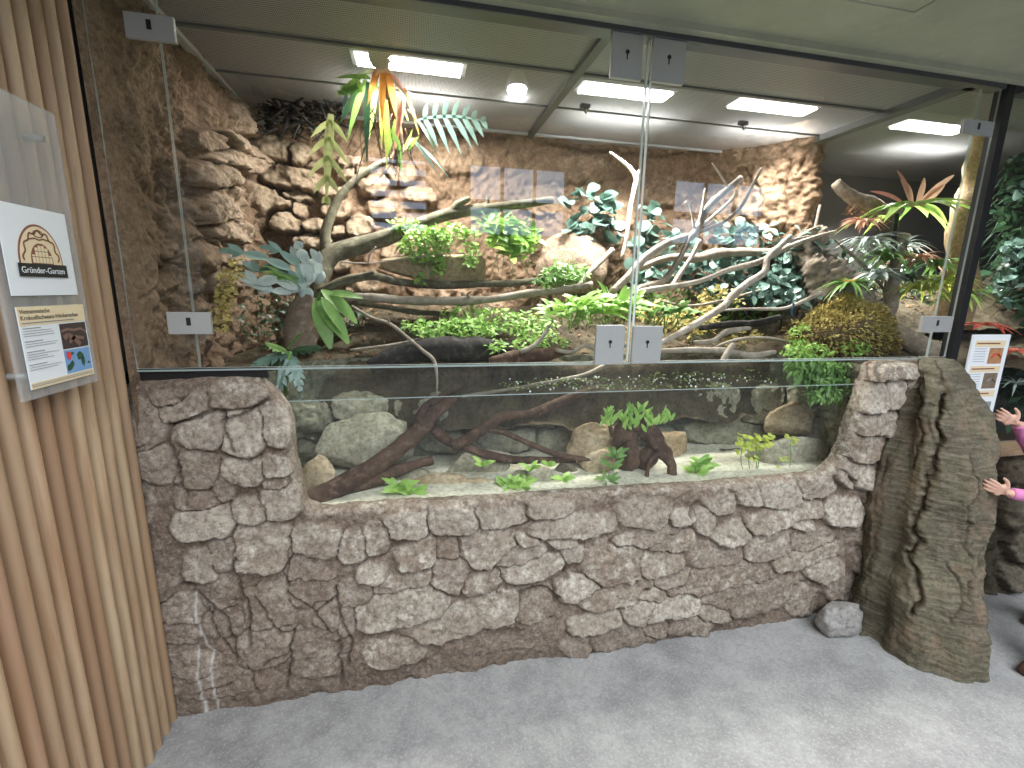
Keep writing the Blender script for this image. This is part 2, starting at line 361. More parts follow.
# ------------------------------------------------------------ front stone wall
ST = [(168,398,18,9,0,.5),(182,408,26,12,10,.5),(241,393,27,13,8,.6),(245,431,22,20,0,1.0),(276,423,15,19,0,.8),(206,431,24,17,0,.6),(147,425,20,24,0,.4),(159,464,19,17,0,.45),
(198,468,18,19,0,.5),(243,469,21,13,0,1.),(276,464,15,10,0,.8),(275,481,12,7,10,.6),(281,500,19,16,0,.8),(223,488,11,15,0,.5),(251,510,19,10,0,.8),(198,500,20,10,0,.4),(140,500,14,25,0,.3),
(207,522,29,13,4,1.),(264,547,27,24,0,1.),(203,563,17,15,0,.5),(224,553,12,17,0,.4),(316,539,25,15,0,.9),(353,545,14,15,10,.8),(377,537,14,15,0,.8),(407,524,21,12,0,1.),(417,552,21,12,20,1.05),
(371,572,15,9,0,1.),(405,579,30,7,14,.6),(452,521,25,12,5,1.),(446,548,11,13,0,.5),(488,546,26,17,5,.9),(451,574,20,17,0,.5),(398,606,47,16,14,1.05),(355,593,18,13,10,.4),(480,582,19,11,10,.7),
(478,612,68,14,17,1.),(395,651,29,13,8,.7),(347,620,10,16,0,.3),(330,612,16,16,0,.3),(313,567,25,13,0,.4),(313,591,25,13,0,.3),(182,606,20,13,0,.5),(163,578,14,20,0,.3),(217,592,20,14,0,.3),(269,600,22,25,0,.3),
(249,577,12,10,0,.3),(224,622,18,14,0,.25),(180,630,22,11,0,.3),(266,645,30,18,15,.3),(185,662,26,17,0,.25),(313,650,24,24,0,.25),(225,684,30,11,12,.2),(499,516,26,9,5,.8),(550,507,21,8,3,.8),
(572,524,39,10,5,.9),(529,537,11,5,5,.9),(561,538,12,4,3,.9),(518,552,26,8,15,.6),(532,566,31,9,15,.95),(572,552,10,8,10,.7),(610,560,28,21,10,.85),(577,586,22,12,5,1.),(617,592,37,11,12,1.),(641,603,20,12,35,.9),
(530,602,20,16,5,.4),(594,620,26,9,15,.9),(643,512,24,14,0,.7),(679,516,14,7,8,1.),(645,537,40,8,12,.6),(575,645,14,7,15,.5),(622,634,30,10,10,.4),(510,637,50,12,10,.2),(703,519,11,12,0,.7),(718,504,16,10,0,.6),
(748,495,13,10,0,.8),(781,495,20,12,8,.9),(812,488,18,10,10,.7),(782,516,39,9,15,1.),(730,532,19,9,20,1.05),(802,522,10,6,10,.8),(842,511,18,13,5,.95),(671,541,23,10,15,.8),(658,563,21,12,5,.9),
(764,548,26,14,10,.6),(718,553,28,12,5,.35),(808,541,24,9,15,.5),(722,577,62,13,13,.45),(798,556,36,10,15,.8),(672,578,18,10,10,.5),(648,594,18,10,0,.8),(667,605,29,11,10,.9),(752,596,46,16,12,.4),
(823,568,18,11,10,.8),(715,612,17,8,0,.6),(865,560,12,12,0,.7),(843,587,18,12,0,.5),(800,600,14,14,0,.4),(687,624,22,9,0,.4),(653,627,14,8,0,.4),(888,370,25,9,0,1.),(870,396,14,15,0,.95),(892,394,11,14,0,.9),
(916,389,11,13,0,.9),(878,422,23,12,6,1.),(865,447,21,14,8,1.),(857,473,19,12,-25,1.),(843,479,10,6,-30,.9),(888,469,14,11,0,.8),(898,447,13,12,0,.7),(880,500,16,14,0,.4),(870,530,14,14,0,.4)]
CR = [(1.6,[(173,420),(172,445),(180,465),(184,487),(190,505)]),(1.6,[(172,425),(200,417),(216,412)]),(2.2,[(224,421),(248,411),(268,399)]),(1.8,[(222,412),(228,430),(236,448)]),(1.5,[(120,455),(148,443)]),
(1.8,[(238,553),(236,575),(245,600),(250,610),(249,645)]),(1.6,[(196,590),(215,606),(228,622),(237,660)]),(1.4,[(255,595),(268,615),(279,632),(293,630)]),(1.3,[(290,548),(289,592),(312,606),(330,630)]),
(1.4,[(293,632),(292,655),(287,685)]),(1.6,[(337,588),(342,620),(352,645),(348,668)]),(1.8,[(339,642),(341,684)]),(1.2,[(315,612),(336,595)]),(1.3,[(250,665),(258,690)]),(1.2,[(262,662),(292,650)]),
(3.0,[(564,564),(567,578)]),(1.5,[(687,516),(692,508),(697,503)]),(2.2,[(184,583),(196,585)]),(1.3,[(196,693),(232,684)]),(1.4,[(120,520),(140,560),(152,600)]),(1.2,[(205,600),(222,640),(236,662)])]
SA = [(1.1,[(196,592),(201,625),(208,645),(213,652),(211,675),(217,700),(219,728)]),(1.0,[(198,646),(198,675),(203,700)]),(2.0,[(203,698),(209,722),(207,735)]),(2.2,[(213,722),(207,735)]),(1.6,[(205,700),(209,730)])]
top_px = [(105,389),(128,384),(160,381),(228,377),(258,379),(274,392),(287,408),(292,425),(294,455),(300,480),(305,503),(312,512),(345,509),(400,505),(512,499),(600,492),(700,486),(800,477),(824,473),(837,464),(848,438),(858,405),(866,380),(872,366),(880,362),(900,361),(945,361),(1100,361)]
OUT = np.array([[aty(x, y_, -.012)[0], aty(x, y_, -.012)[2]] for x, y_ in top_px])
OUT[0, 0] = -.9
def front_wall():
    nu, nv = 700, 300; X, Z = np.meshgrid(np.linspace(-.875, 2.42, nu), np.linspace(-.02, 1.30, nv)); X = X.ravel(); Z = Z.ravel()
    zt = np.interp(X, OUT[:, 0], OUT[:, 1]); best = np.full(len(X), 9.); nx = X.copy(); nz = Z.copy()
    for (x0, z0), (x1, z1) in zip(OUT[:-1], OUT[1:]):
        dx, dz = x1-x0, z1-z0; t = np.clip(((X-x0)*dx+(Z-z0)*dz)/(dx*dx+dz*dz), 0, 1); a = x0+t*dx; b = z0+t*dz; d = np.hypot(X-a, Z-b)
        w = d < best; best = np.where(w, d, best); nx = np.where(w, a, nx); nz = np.where(w, b, nz)
    out = Z > zt; s = np.where(out, -best, best)
    X2 = np.where(out, nx, X); Z2 = np.where(out, nz, Z)
    Y = -.012-.03*np.clip(1-Z2/.7, 0, 1)**1.5
    P = np.stack([X2, Y, Z2], 1); px, py = project(P)
    h, at = rock_relief(P, px, py, ST, CR, SA, warp=3.4, hgt=.027, gap=.10, seed=4, mud=.013, grow=1.08, bulge=1.)
    h = h+.02*(1-sstep(0, .05, np.abs(X-(-.4))))*0
    edge = np.clip(1-s/.02, 0, 1)
    h = h*(1-.75*np.clip(edge, 0, 1)**1.5)
    rnd = np.where(s > 0, .016*edge**2, .016+np.clip(-s, 0, .05)*.9)
    P[:, 1] = Y-h+rnd
    P[:, 2] += np.where(out, fbm(P, 30, 3, 77)*.006, 0)
    lip = 1-sstep(.0, .02, np.abs(s)); at['stone'] = np.where(out, .15, at['stone'])
    at['stone'] = np.maximum(at['stone'], .75*(1-sstep(.01, .05, s))*(X > -.42)*(X < 1.95)); low = 1-sstep(.0, .13, Z2+fbm(P, 8, 3, 3)*.06); at['dark_mask'] = np.maximum(at['dark_mask'], low*.35)
    return grid_obj('stone_parapet', P, nu, nv, M_front, at, keep=(s > -.045))
o = front_wall(); tag(o, 'low rough stone wall with window shaped cutout holding up the water tank', 'wall')
# ------------------------------------------------------------ fake trunk buttress
def trunk():
    lv = [(-.02,2.13,-.22,.19,.27),(.12,2.155,-.21,.185,.245),(.35,2.205,-.17,.205,.21),(.6,2.26,-.14,.235,.19),(.85,2.285,-.11,.225,.165),(1.02,2.29,-.085,.185,.13),(1.14,2.285,-.06,.14,.10),(1.20,2.285,-.045,.11,.08),(1.238,2.285,-.03,.07,.05)]
    nu, nv = 300, 300; zz = np.linspace(-.02, 1.238, nv); L = np.array(lv); th = np.linspace(0, 2*PI, nu, endpoint=False)
    T, Z = np.meshgrid(th, zz); T = T.ravel(); Z = Z.ravel()
    cx, cy, rx, ry = [np.interp(Z, L[:, 0], L[:, i]) for i in (1, 2, 3, 4)]
    D = np.stack([np.cos(T), np.sin(T), 0*T], 1); P0 = np.stack([cx+rx*D[:, 0], cy+ry*D[:, 1], Z], 1)
    px, py = project(P0)
    tilt = Z+.25*P0[:, 0]-.05*P0[:, 1]
    st = fbm(np.stack([P0[:, 0]*4, P0[:, 1]*4, tilt*75], 1), 1, 3, 6)*.0045+fbm(np.stack([P0[:, 0]*6, P0[:, 1]*6, tilt*28], 1), 1, 3, 16)*.005
    h = st+fbm(P0, 4, 4, 2)*.045+fbm(P0*np.array([1,1,.35]), 15, 4, 12)*.026
    wx = px+fbm(P0, 14, 4, 41)*14; dark_mask = np.zeros(len(px)); front = (D[:, 1] < .35)
    cr = [(2.6,[(943,395),(938,430),(935,470),(926,505),(915,525),(913,560),(916,610)],.022),(1.6,[(966,455),(972,490),(966,520),(972,560),(964,600)],.010),(2.0,[(900,385),(915,400),(920,440),(916,470)],.012),
          (1.6,[(948,565),(956,590),(950,620)],.008),(1.6,[(932,350),(936,380),(950,395)],.007),(1.3,[(988,540),(984,570),(980,600)],.007)]
    for w, pl, dp in cr:
        d = seg_dist(wx, py, pl); h = h-np.where(front, dp*np.exp(-(d/w)**2), 0)+np.where(front, dp*.45*np.exp(-((d-w*2.5)/(w*1.6))**2), 0); dark_mask = np.maximum(dark_mask, np.where(front, np.exp(-(d/w)**2), 0))
    # broad groove on the wall side of the ridge
    d = seg_dist(px, py, [(905,385),(905,440),(893,520),(880,600),(872,640)]); h = h-np.where(front, .055*np.exp(-(d/15)**2), 0)
    h = h*(1-.6*sstep(1.15, 1.238, Z))
    P = P0+D*h[:, None]
    P[:, 2] = np.where(Z > 1.2, P[:, 2]+h*.4, P[:, 2])
    # close top
    o = grid_obj('tree_trunk_buttress', P, nu, nv, None, {'stone': np.clip(.5+fbm(P0, 3, 3, 9), 0, 1), 'tone': noise(P0*9), 'dark_mask': np.clip(dark_mask*.9+.1, 0, 1), 'salt': 0*px}, wrap=True)
    bm = bmesh.new(); bm.from_mesh(o.data); es = [e for e in bm.edges if e.is_boundary and e.verts[0].co.z > 1.1]
    if es: bmesh.ops.holes_fill(bm, edges=es, sides=0)
    bm.to_mesh(o.data); bm.free(); return o
_gm = bpy.data.meshes
def trunk_mat():
    t = NT('mossy_trunk'); a = t.noise(5, 5, .6); b = t.noise(1, 5, .6, t.obj((10, 10, 90))); f = t.noise(70, 5, .7)
    c = t.mix(t.mr(a, .35, .65), (.085,.070,.050), (.145,.135,.085)); c = t.mix(t.mr(b, .42, .7, 0, .7), c, (.25,.225,.165)); c = t.mix(t.mr(t.noise(7, 5, .7), .52, .68, 0, .7), c, (.26,.18,.125))
    c = t.mix(t.mr(f, .38, .5, .55, 0), c, (.06,.05,.035)); c = t.mix(t.math('MULTIPLY', t.attr('dark_mask'), .8), c, (.05,.035,.02))
    return t.done(t.bsdf(c, .85, 0, t.bump(t.math('ADD', b, f), .7, .006), spec=.25))
M_trunk = trunk_mat()
tr = trunk(); tr.data.materials.clear(); tr.data.materials.append(M_trunk)
tag(tr, 'mossy brown trunk shaped buttress with vertical cracks standing at the end of the stone wall', 'tree trunk')
# ------------------------------------------------------------ rock walls inside the terrarium
def path_wall(name, path, z0, z1, nu, nv, mat, stones, hgt, seed, cracks=(), warp=3., big=.03, mud=.012, gap=.16, side=1, kind=True, bulge=.5):
    A = np.array(path, float); L = np.concatenate([[0], np.cumsum(np.hypot(*(A[1:]-A[:-1]).T))]); u = np.linspace(0, L[-1], nu)
    x = np.interp(u, L, A[:, 0]); y = np.interp(u, L, A[:, 1]); k = max(3, nu//40)
    ker = np.ones(2*k+1)/(2*k+1); xs = np.convolve(np.pad(x, k, 'reflect', reflect_type='odd'), ker, 'valid'); ys = np.convolve(np.pad(y, k, 'reflect', reflect_type='odd'), ker, 'valid')
    tx = np.gradient(xs); ty = np.gradient(ys); l = np.hypot(tx, ty); nx = ty/l*side; ny = -tx/l*side
    z = np.linspace(z0, z1, nv); X = np.tile(xs, nv); Y = np.tile(ys, nv); Z = np.repeat(z, nu); N = np.stack([np.tile(nx, nv), np.tile(ny, nv), 0*Z], 1)
    P = np.stack([X, Y, Z], 1); px, py = project(P)
    h, at = rock_relief(P, px, py, stones, cracks, (), warp=warp, hgt=hgt, gap=gap, seed=seed, mud=mud, bulge=bulge)
    h = h+fbm(P, 2.2, 3, seed+50)*big
    if side and name == 'wall_terrarium_left': h = h*sstep(-.03, .22, Y)
    o = grid_obj(name, P+N*h[:, None], nu, nv, mat, at)
    if kind: structure(o)
    return o
SL = [(223,141,17,8,-28,.8),(243,152,17,7,-28,.8),(228,161,24,10,-12,.9),(210,174,16,13,-10,.7),(216,206,20,20,-10,.8),(226,229,22,12,-15,.7),(245,118,18,17,0,.6),(205,140,14,10,-20,.4),(222,252,22,12,-10,.5),(225,280,18,14,0,.4),(205,255,14,14,0,.3)]
path_wall('wall_terrarium_left', [(-.845, -.03), (-.80, .12), (-.775, .4), (-.76, .8), (-.73, 1.1)], .9, 2.45, 330, 330, M_left, SL, .09, 11, cracks=[(1.6,[(150,230),(170,260),(200,275)]),(1.6,[(140,300),(165,285),(185,250)])], mud=.05, big=.06, side=1)
SB = [(275,152,19,13,-10,1.),(302,157,14,10,-8,.9),(289,181,29,13,-6,1.),(294,196,19,5,-8,.8),(265,203,30,21,-18,1.3),(288,221,23,13,-20,1.1),(302,211,8,11,0,.7),(332,192,12,6,0,.9),(316,166,10,6,0,.7),(315,227,19,8,-8,.9),(312,241,20,8,-6,.8),
(339,231,8,6,0,.8),(358,227,13,11,0,1.),(350,163,13,6,0,.8),(347,174,12,6,0,.8),(361,172,9,6,0,.7),(373,185,16,11,0,.7),(378,345,27,8,0,.9),(319,356,19,8,0,.9),(357,357,14,6,0,.7),(345,342,12,7,0,.6),(362,284,18,9,0,.7),(337,266,13,6,0,.6),
(337,210,14,9,0,.6),(380,208,14,9,0,.5),(268,118,13,12,0,.6),(290,120,16,10,0,.4),(330,130,18,10,0,.3),(300,275,22,10,0,.5),(330,305,20,9,0,.5),(375,310,22,9,0,.5),(420,345,20,8,0,.6),(290,300,20,10,0,.4),(395,250,14,9,0,.5),(400,175,16,10,0,.5),(420,195,16,9,0,.5),(300,330,20,9,0,.6),(340,325,18,8,0,.6),
(440,300,26,12,0,.5),(480,308,24,9,0,.5),(420,325,24,9,0,.5),(568,255,26,22,10,1.2),(540,200,22,14,0,.3),(610,215,22,16,0,.3),(460,160,24,14,0,.3),(585,170,26,14,0,.25),(660,190,24,16,0,.3)]
M_back2 = M_back
path_wall('wall_back', [(-.80, 1.10), (.2, 1.16), (1.80, 1.15), (1.98, 1.06), (2.16, .80), (2.28, .70), (2.34, .85), (2.37, 1.05), (2.38, 1.32)], .55, 2.45, 640, 300, M_back, SB, .095, 23, mud=.036, big=.07, gap=.3,
  cracks=[(1.8,[(790,160),(783,190),(790,215),(780,245)]),(1.4,[(745,170),(765,200),(760,225)]),(1.6,[(803,160),(795,175)])])
# tank basin
ST2 = [(316,416,20,16,0,.8),(362,404,28,14,0,.9),(420,404,28,18,0,.8),(318,446,16,12,0,.7),(392,440,20,16,0,.6),(440,436,22,14,0,.6),(480,404,30,16,0,.6),(540,404,30,18,0,.5),(500,436,34,12,0,.6),(560,436,26,12,0,.6),(620,404,40,16,0,.5),(700,398,36,18,0,.8),(640,436,34,12,0,.5),(720,430,40,12,0,.7),(762,404,26,20,0,.8),(800,400,18,16,0,.7)]
path_wall('wall_tank', [(-.50, .02), (-.50, .30), (-.44, .46), (.5, .50), (1.7, .48), (1.95, .42), (2.02, .2), (2.03, .02)], .6, 1.2, 420, 120, M_tank, ST2, .075, 31, mud=.02, big=.05)
# sand and planted bank
M_sand = rock_mat('pale_sand', (.58,.55,.42), (.66,.64,.5), (.6,.56,.44), (.7,.66,.54), (.74,.72,.6), .4, .3)
def sheet(name, x0, x1, y0, y1, nu, nv, zf, mat, stones=None):
    X, Y = np.meshgrid(np.linspace(x0, x1, nu), np.linspace(y0, y1, nv)); X = X.ravel(); Y = Y.ravel(); P = np.stack([X, Y, 0*X], 1); P[:, 2] = zf(X, Y, P)
    z = np.zeros(len(X)); return grid_obj(name, P, nu, nv, mat, {'stone': noise(P*20), 'tone': noise(P*40), 'dark_mask': z, 'salt': z})
def zs(X, Y, P): return .712-.022*(X+.45)/2.4+np.clip(Y-.03, 0, 1)*.06+fbm(P, 6, 3, 3)*.008+fbm(P, 40, 2, 8)*.0025
o = sheet('tank_sand', -.55, 2.08, .02, .56, 260, 70, zs, M_sand); tag(o, 'pale cream sand covering the bottom of the water tank', 'sand', kind='stuff')
M_soil = rock_mat('dark_soil', (.045,.035,.022), (.08,.06,.035), (.10,.08,.05), (.12,.10,.06), (.2,.16,.1), .9, .3)
def zb(X, Y, P):
    t = sstep(.40, 1.1, Y); b = 1.12+.06*sstep(.40, .5, Y)+.22*t*sstep(-.8, -.1, X)+.13*sstep(2.0, 2.5, X)
    b = b+.10*sstep(1.5, 2.2, X)*sstep(.1, .5, Y)
    return b+fbm(P, 5, 4, 5)*.05+fbm(P, 24, 3, 6)*.015-.25*(1-sstep(.38, .45, Y-np.where(X > 2.0, -.5, 0)))*(1-sstep(2.0, 2.05, X))
o = sheet('soil_bank', -.8, 4.6, .36, 1.3, 500, 140, zb, M_soil); tag(o, 'dark damp soil bank rising behind the water under the branches', 'soil', kind='stuff')
o = sheet('soil_shelf', 2.03, 4.6, .03, .40, 200, 40, lambda X, Y, P: 1.17+.1*sstep(.05, .4, Y)+fbm(P, 6, 3, 5)*.03, M_soil); tag(o, 'dark soil under the bromeliads behind the trunk buttress', 'soil', kind='stuff')
# water
m = MB(); m.add([(-.56, .035, 1.117), (2.05, .035, 1.117), (2.05, .56, 1.117), (-.56, .56, 1.117)], [(0, 1, 2, 3)]); o = m.build('water', M_water, smooth=False); mm = MB(); mm.box((-.56, .0335, 1.1155), (2.05, .0355, 1.1185)); mm.build('waterline_glint', M_edge, o, smooth=False); tag(o, 'clear still water filling the tank under the branches', 'water', kind='stuff')  # added pale strip paints the bright line where water meets glass
# ------------------------------------------------------------ glass
def pane(name, a, b, label, group=None):
    t = thing(name, label, 'glass', ((a[0]+b[0])/2, a[1], a[2]), group)
    m = MB(); x0, y0, z0 = a; x1, y1, z1 = b; ym = (y0+y1)/2; y0, y1 = ym-.004, ym+.004
    m.add([(x0, y0, z0), (x1, y0, z0), (x1, y0, z1), (x0, y0, z1)], [(0, 1, 2, 3)]); m.add([(x0, y1, z0), (x1, y1, z0), (x1, y1, z1), (x0, y1, z1)], [(3, 2, 1, 0)])
    m.build('sheet', M_glass, t, smooth=False)
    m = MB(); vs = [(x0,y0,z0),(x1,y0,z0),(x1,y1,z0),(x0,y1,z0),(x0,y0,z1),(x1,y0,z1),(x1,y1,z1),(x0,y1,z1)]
    m.add(vs, [(1,2,6,5),(3,0,4,7)]); m.add(vs, [(0,3,2,1),(4,5,6,7)], mi=1); tag(m.build('edge', [M_edge, M_edge_glint], t, smooth=False), 'polished glass edge with its bright glint painted in'); return t
xs_ = aty(640, 200, 0)[0]
pane('clear_glazing', (-.835, -.006, 1.243), (-.664, .006, 2.34), 'narrow upright glass pane beside the slatted timber wall')
pane('clear_glazing', (-.66, -.006, 1.243), (xs_-.012, .006, 2.34), 'large glass front pane nearer the slatted timber wall, over the leafy silver fern')
pane('clear_glazing', (xs_+.012, -.006, 1.243), (2.268, .006, 2.34), 'large glass front pane nearer the black post, before the pale bare branches')
pane('clear_glazing', (2.273, -.006, 1.243), (2.375, .006, 2.34), 'narrow upright glass pane touching the black post')
pane('clear_glazing', (-.60, .024, .66), (2.03, .036, 1.232), 'wide glass front of the water tank below the big panes')
pane('clear_glazing', (2.47, .02, .80), (4.4, .032, 2.34), 'glass front of the next enclosure past the black post, with the info board')
m = MB(); m.box((xs_-.010, -.005, 1.243), (xs_-.006, .005, 2.335)); m.box((xs_+.006, -.005, 1.243), (xs_+.010, .005, 2.335)); tag(m.build('seam_glint', M_edge_glint, smooth=False), 'added pale lines painting the glint down the seam between the two large panes', 'painted glint')  # added pale strips paint the bright glint lines of the pane edges
m = MB(); m.box((-.835, -.006, 1.2335), (2.375, .006, 1.2385)); tag(m.build('pane_foot_glint', M_edge, smooth=False), 'long added pale strip painting the edge glint along the foot of the big panes', 'profile')  # added pale strip paints the bright line of the lower glass edges
sc = .8
def clamp(px0, py0, px1, py1, y0, label, hole='v', group=None):
    a = aty(px0, py0, y0); b = aty(px1, py1, y0); x0, x1 = sorted((a[0], b[0])); z0, z1 = sorted((a[2], b[2])); c = ((x0+x1)/2, y0, z0)
    t = thing('glass_clamp', label, 'glass fitting', c, group); m = MB(); m.box((x0, y0-.008, z0), (x1, y0+.006, z1)); bevel(m.build('plate', M_steel, t, smooth=False), .0012)
    cx = (x0+x1)/2; cz = z0+(z1-z0)*.58; m = MB(); q = y0-.0092
    if hole == 'v': m.tube([(cx, q+.004, cz), (cx, q-.001, cz)], .007, 14, sub=1); m.box((cx-.002, q, cz-.022), (cx+.002, q+.003, cz)); m.build('keyhole', M_black, t, smooth=False)
    else: m.box((cx-.007, q, cz-.012), (cx+.005, q+.003, cz+.012)); m.build('keyhole', M_black, t, smooth=False)
    return t
clamp(612, 31, 640, 82, -.014, 'upper steel lock plate on the timber wall side of the glass seam')
clamp(653, 37, 682, 86, -.014, 'upper steel lock plate on the black post side of the glass seam')
clamp(596, 325, 622, 364, -.014, 'lower steel lock plate beside bright leaves, timber wall side of the seam')
clamp(633, 326, 659, 363, -.014, 'lower steel lock plate nearer the black post at the seam foot')
clamp(124, 12, 177, 44, -.010, 'steel hinge plate high on the rock side wall corner', 's')
clamp(167, 312, 213, 334, -.010, 'pale steel hinge plate low beside the slatted timber wall', 's')
clamp(963, 119, 990, 137, -.010, 'small steel hinge plate high beside the black post', 's')
clamp(922, 316, 949, 332, -.010, 'small steel hinge plate low beside the black post', 's')
m = MB(); m.box((2.385, -.02, 1.20), (2.425, .03, 2.372)); o = bevel(m.build('black_post', M_black, smooth=False)); tag(o, 'slim black metal post between the two enclosures', 'post')
m = MB(); m.box((2.38, .035, 1.24), (4.4, .055, 1.26)); 
# ------------------------------------------------------------ mesh lid, frame and lamps
m = MB(); m.add([(-.86, .03, 2.368), (2.25, .03, 2.368), (2.25, 1.22, 2.368), (-.86, 1.22, 2.368)], [(0, 1, 2, 3)]); m.add([(2.26, .03, 2.368), (4.7, .03, 2.368), (4.7, 1.4, 2.368), (2.26, 1.4, 2.368)], [(0, 1, 2, 3)])
structure(m.build('ceiling_mesh', M_mesh, smooth=False))
M_galv = plain('galvanised_frame', (.40,.40,.40), .5, .3); M_dfr = plain('grey_frame', (.13,.13,.13), .6, .3)
def bar(a, b, mat, n): m = MB(); m.box(a, b); structure(bevel(m.build('trim_%d' % n, mat, smooth=False)))
bar((.655, .03, 2.35), (.69, 1.15, 2.372), M_dfr, 4); bar((2.20, .0, 2.335), (2.255, 1.2, 2.374), M_dfr, 5); bar((-.8, .345, 2.36), (2.2, .365, 2.375), M_dfr, 6); bar((-.8, .70, 2.362), (2.2, .712, 2.375), M_dfr, 7); bar((-.80, .03, 2.35), (-.765, 1.1, 2.366), M_galv, 8)
bar((-.8, 1.08, 2.352), (2.2, 1.10, 2.366), M_galv, 9)
M_dark = plain('dark_ceiling', (.11,.108,.10), .9, nz=.3, sc=5); m = MB(); m.box((-.9, -.03, 2.80), (4.8, 1.45, 2.85)); m.box((-.9, 1.35, 0), (4.8, 1.45, 2.8)); m.box((-.95, -.03, 0), (-.89, 1.45, 2.85)); m.box((-.9, -.06, 2.42), (4.8, -.03, 2.85)); m.box((4.7, -.06, 0), (4.8, 1.45, 2.85)); structure(m.build('ceiling_terrarium', M_dark, smooth=False))
lamp_px = [(410,68,'nearest the slatted timber wall, over the hanging philodendron'),(625,95,'just beside the glass seam'),(772,110,'above the pale forked branches'),(930,130,'above the red bromeliad')]
for px_, py_, s_ in lamp_px:
    c = atz(px_, py_, 2.47); t = thing('grow_lamp', 'bright grow lamp over the mesh lid, '+s_, 'lamp', c)
    m = MB(); m.box((c[0]-.25, c[1]-.07, 2.485), (c[0]+.25, c[1]+.07, 2.53)); bevel(m.build('housing', M_galv, t, smooth=False))
    m = MB(); m.box((c[0]-.23, c[1]-.055, 2.475), (c[0]+.23, c[1]+.055, 2.484)); m.build('tube', M_lamp, t, smooth=False)
    area('grow_light', (c[0], c[1]-.02, 2.34), .40, .10, 15 if 'forked' in s_ else 30, (1, .97, .93), spread=3.1 if 'timber' in s_ else 2.25).parent = None
c = atz(517, 90, 2.40); t = thing('spot_lamp', 'round white spot bulb shining through the mesh lid beside the philodendron', 'lamp', c); m = MB(); m.ball(c, (.045, .045, .03), 16, 8); m.build('bulb', M_lamp, t); m = MB(); m.tube([(c[0], c[1], 2.41), (c[0], c[1], 2.47)], [.055, .03], 18, sub=1); m.build('socket', M_steel, t)
for a, b, s_ in ((585,106,'between the seam and the spot bulb'),(743,123,'over the tall bare branch tips'),(692,255,'')): 
    if not s_: continue
    c = atz(a, b, 2.355); t = thing('mist_nozzle', 'small dark mist nozzle hanging under the mesh lid '+s_, 'nozzle', c); m = MB(); m.box((c[0]-.022, c[1]-.012, 2.345), (c[0]+.022, c[1]+.012, 2.362)); m.build('bracket', M_dfr, t, smooth=False); m = MB(); m.tube([(c[0], c[1], 2.346), (c[0]+.004, c[1]-.008, 2.318)], [.008, .005], 10, sub=1); m.build('tip', M_steel, t)

m = MB(); m.box((-.87, .008, 1.205), (-.47, .02, 1.242)); tag(m.build('gap_shade_strip', M_black, smooth=False), 'black strip painting the shaded gap under the panes above the stone pier by the timber wall', 'painted glint')  # added black strip paints the shade in the open gap above the pier
# ------------------------------------------------------------ leaf materials
def m_leaf(name, a, b, rough=.42, trans=.3, spec=.5, vein=None):
    t = NT(name); n = t.noise(30, 3); c = t.mix(t.attr('tone'), a, b); c = t.mix(t.mr(n, .35, .7, 0, .35), c, tuple(min(1, x*1.5) for x in b))
    p = t.bsdf(c, rough, spec=spec); tl = t.N('ShaderNodeBsdfTranslucent'); t.L(c, tl.inputs[0]); mx = t.N('ShaderNodeMixShader'); mx.inputs[0].default_value = trans
    t.L(p, mx.inputs[1]); t.L(tl.outputs[0], mx.inputs[2]); return t.done(mx.outputs[0])
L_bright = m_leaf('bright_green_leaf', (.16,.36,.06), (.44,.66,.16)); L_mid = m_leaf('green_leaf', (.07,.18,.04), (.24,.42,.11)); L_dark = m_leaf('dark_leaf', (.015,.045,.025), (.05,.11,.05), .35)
L_teal = m_leaf('blue_green_leaf', (.035,.085,.06), (.20,.32,.27), .32, .15, .8); L_silver = m_leaf('silver_green_leaf', (.36,.46,.42), (.66,.76,.72), .45, .2); L_pale = m_leaf('pale_green_leaf', (.36,.44,.15), (.62,.66,.30), .5, .4)
L_orange = m_leaf('orange_leaf', (.55,.16,.05), (.80,.42,.10), .5, .45); L_red = m_leaf('red_leaf', (.55,.05,.04), (.75,.22,.15), .4, .3); L_pink = m_leaf('salmon_leaf', (.60,.22,.17), (.80,.48,.34), .4, .3)
L_moss = m_leaf('moss_leaf', (.24,.19,.05), (.62,.52,.18), .7, .3); L_yel = m_leaf('yellow_green_leaf', (.38,.50,.07), (.66,.72,.16), .45, .4); L_brown = m_leaf('brown_leaf', (.16,.08,.03), (.32,.17,.07), .7, .2)
L_brown2 = m_leaf('dry_moss_leaf', (.26,.15,.06), (.66,.44,.22), .7, .2); L_fern = m_leaf('blue_leaf', (.17,.32,.27), (.36,.52,.45), .38, .25)
def m_bark(name, a, b, c3, sc=30, bump=.7):
    t = NT(name); n = t.noise(6, 5, .6); f = t.noise(sc, 6, .7); c = t.mix(t.mr(n, .35, .65), a, b); c = t.mix(t.mr(f, .5, .72, 0, .85), c, c3); c = t.mix(t.mr(f, .28, .42, .8, 0), c, tuple(x*.35 for x in a))
    return t.done(t.bsdf(c, .85, 0, t.bump(f, bump, .004), spec=.25))
B_moss = m_bark('mossy_bark', (.10,.085,.06), (.17,.15,.10), (.32,.33,.22)); B_pale = m_bark('pale_bark', (.34,.27,.21), (.52,.46,.39), (.72,.67,.61), 32, .8); B_brown = m_bark('wet_brown_bark', (.060,.034,.024), (.11,.065,.042), (.22,.14,.095)); B_mid = m_bark('grey_bark', (.24,.20,.155), (.34,.29,.23), (.47,.43,.37)); B_black = m_bark('black_log_bark', (.018,.016,.014), (.035,.03,.027), (.10,.09,.08)); B_cork = m_bark('cork_bark', (.22,.17,.125), (.36,.30,.23), (.56,.50,.42), 34, 1.)
Zv = np.array([0, 0, 1.])
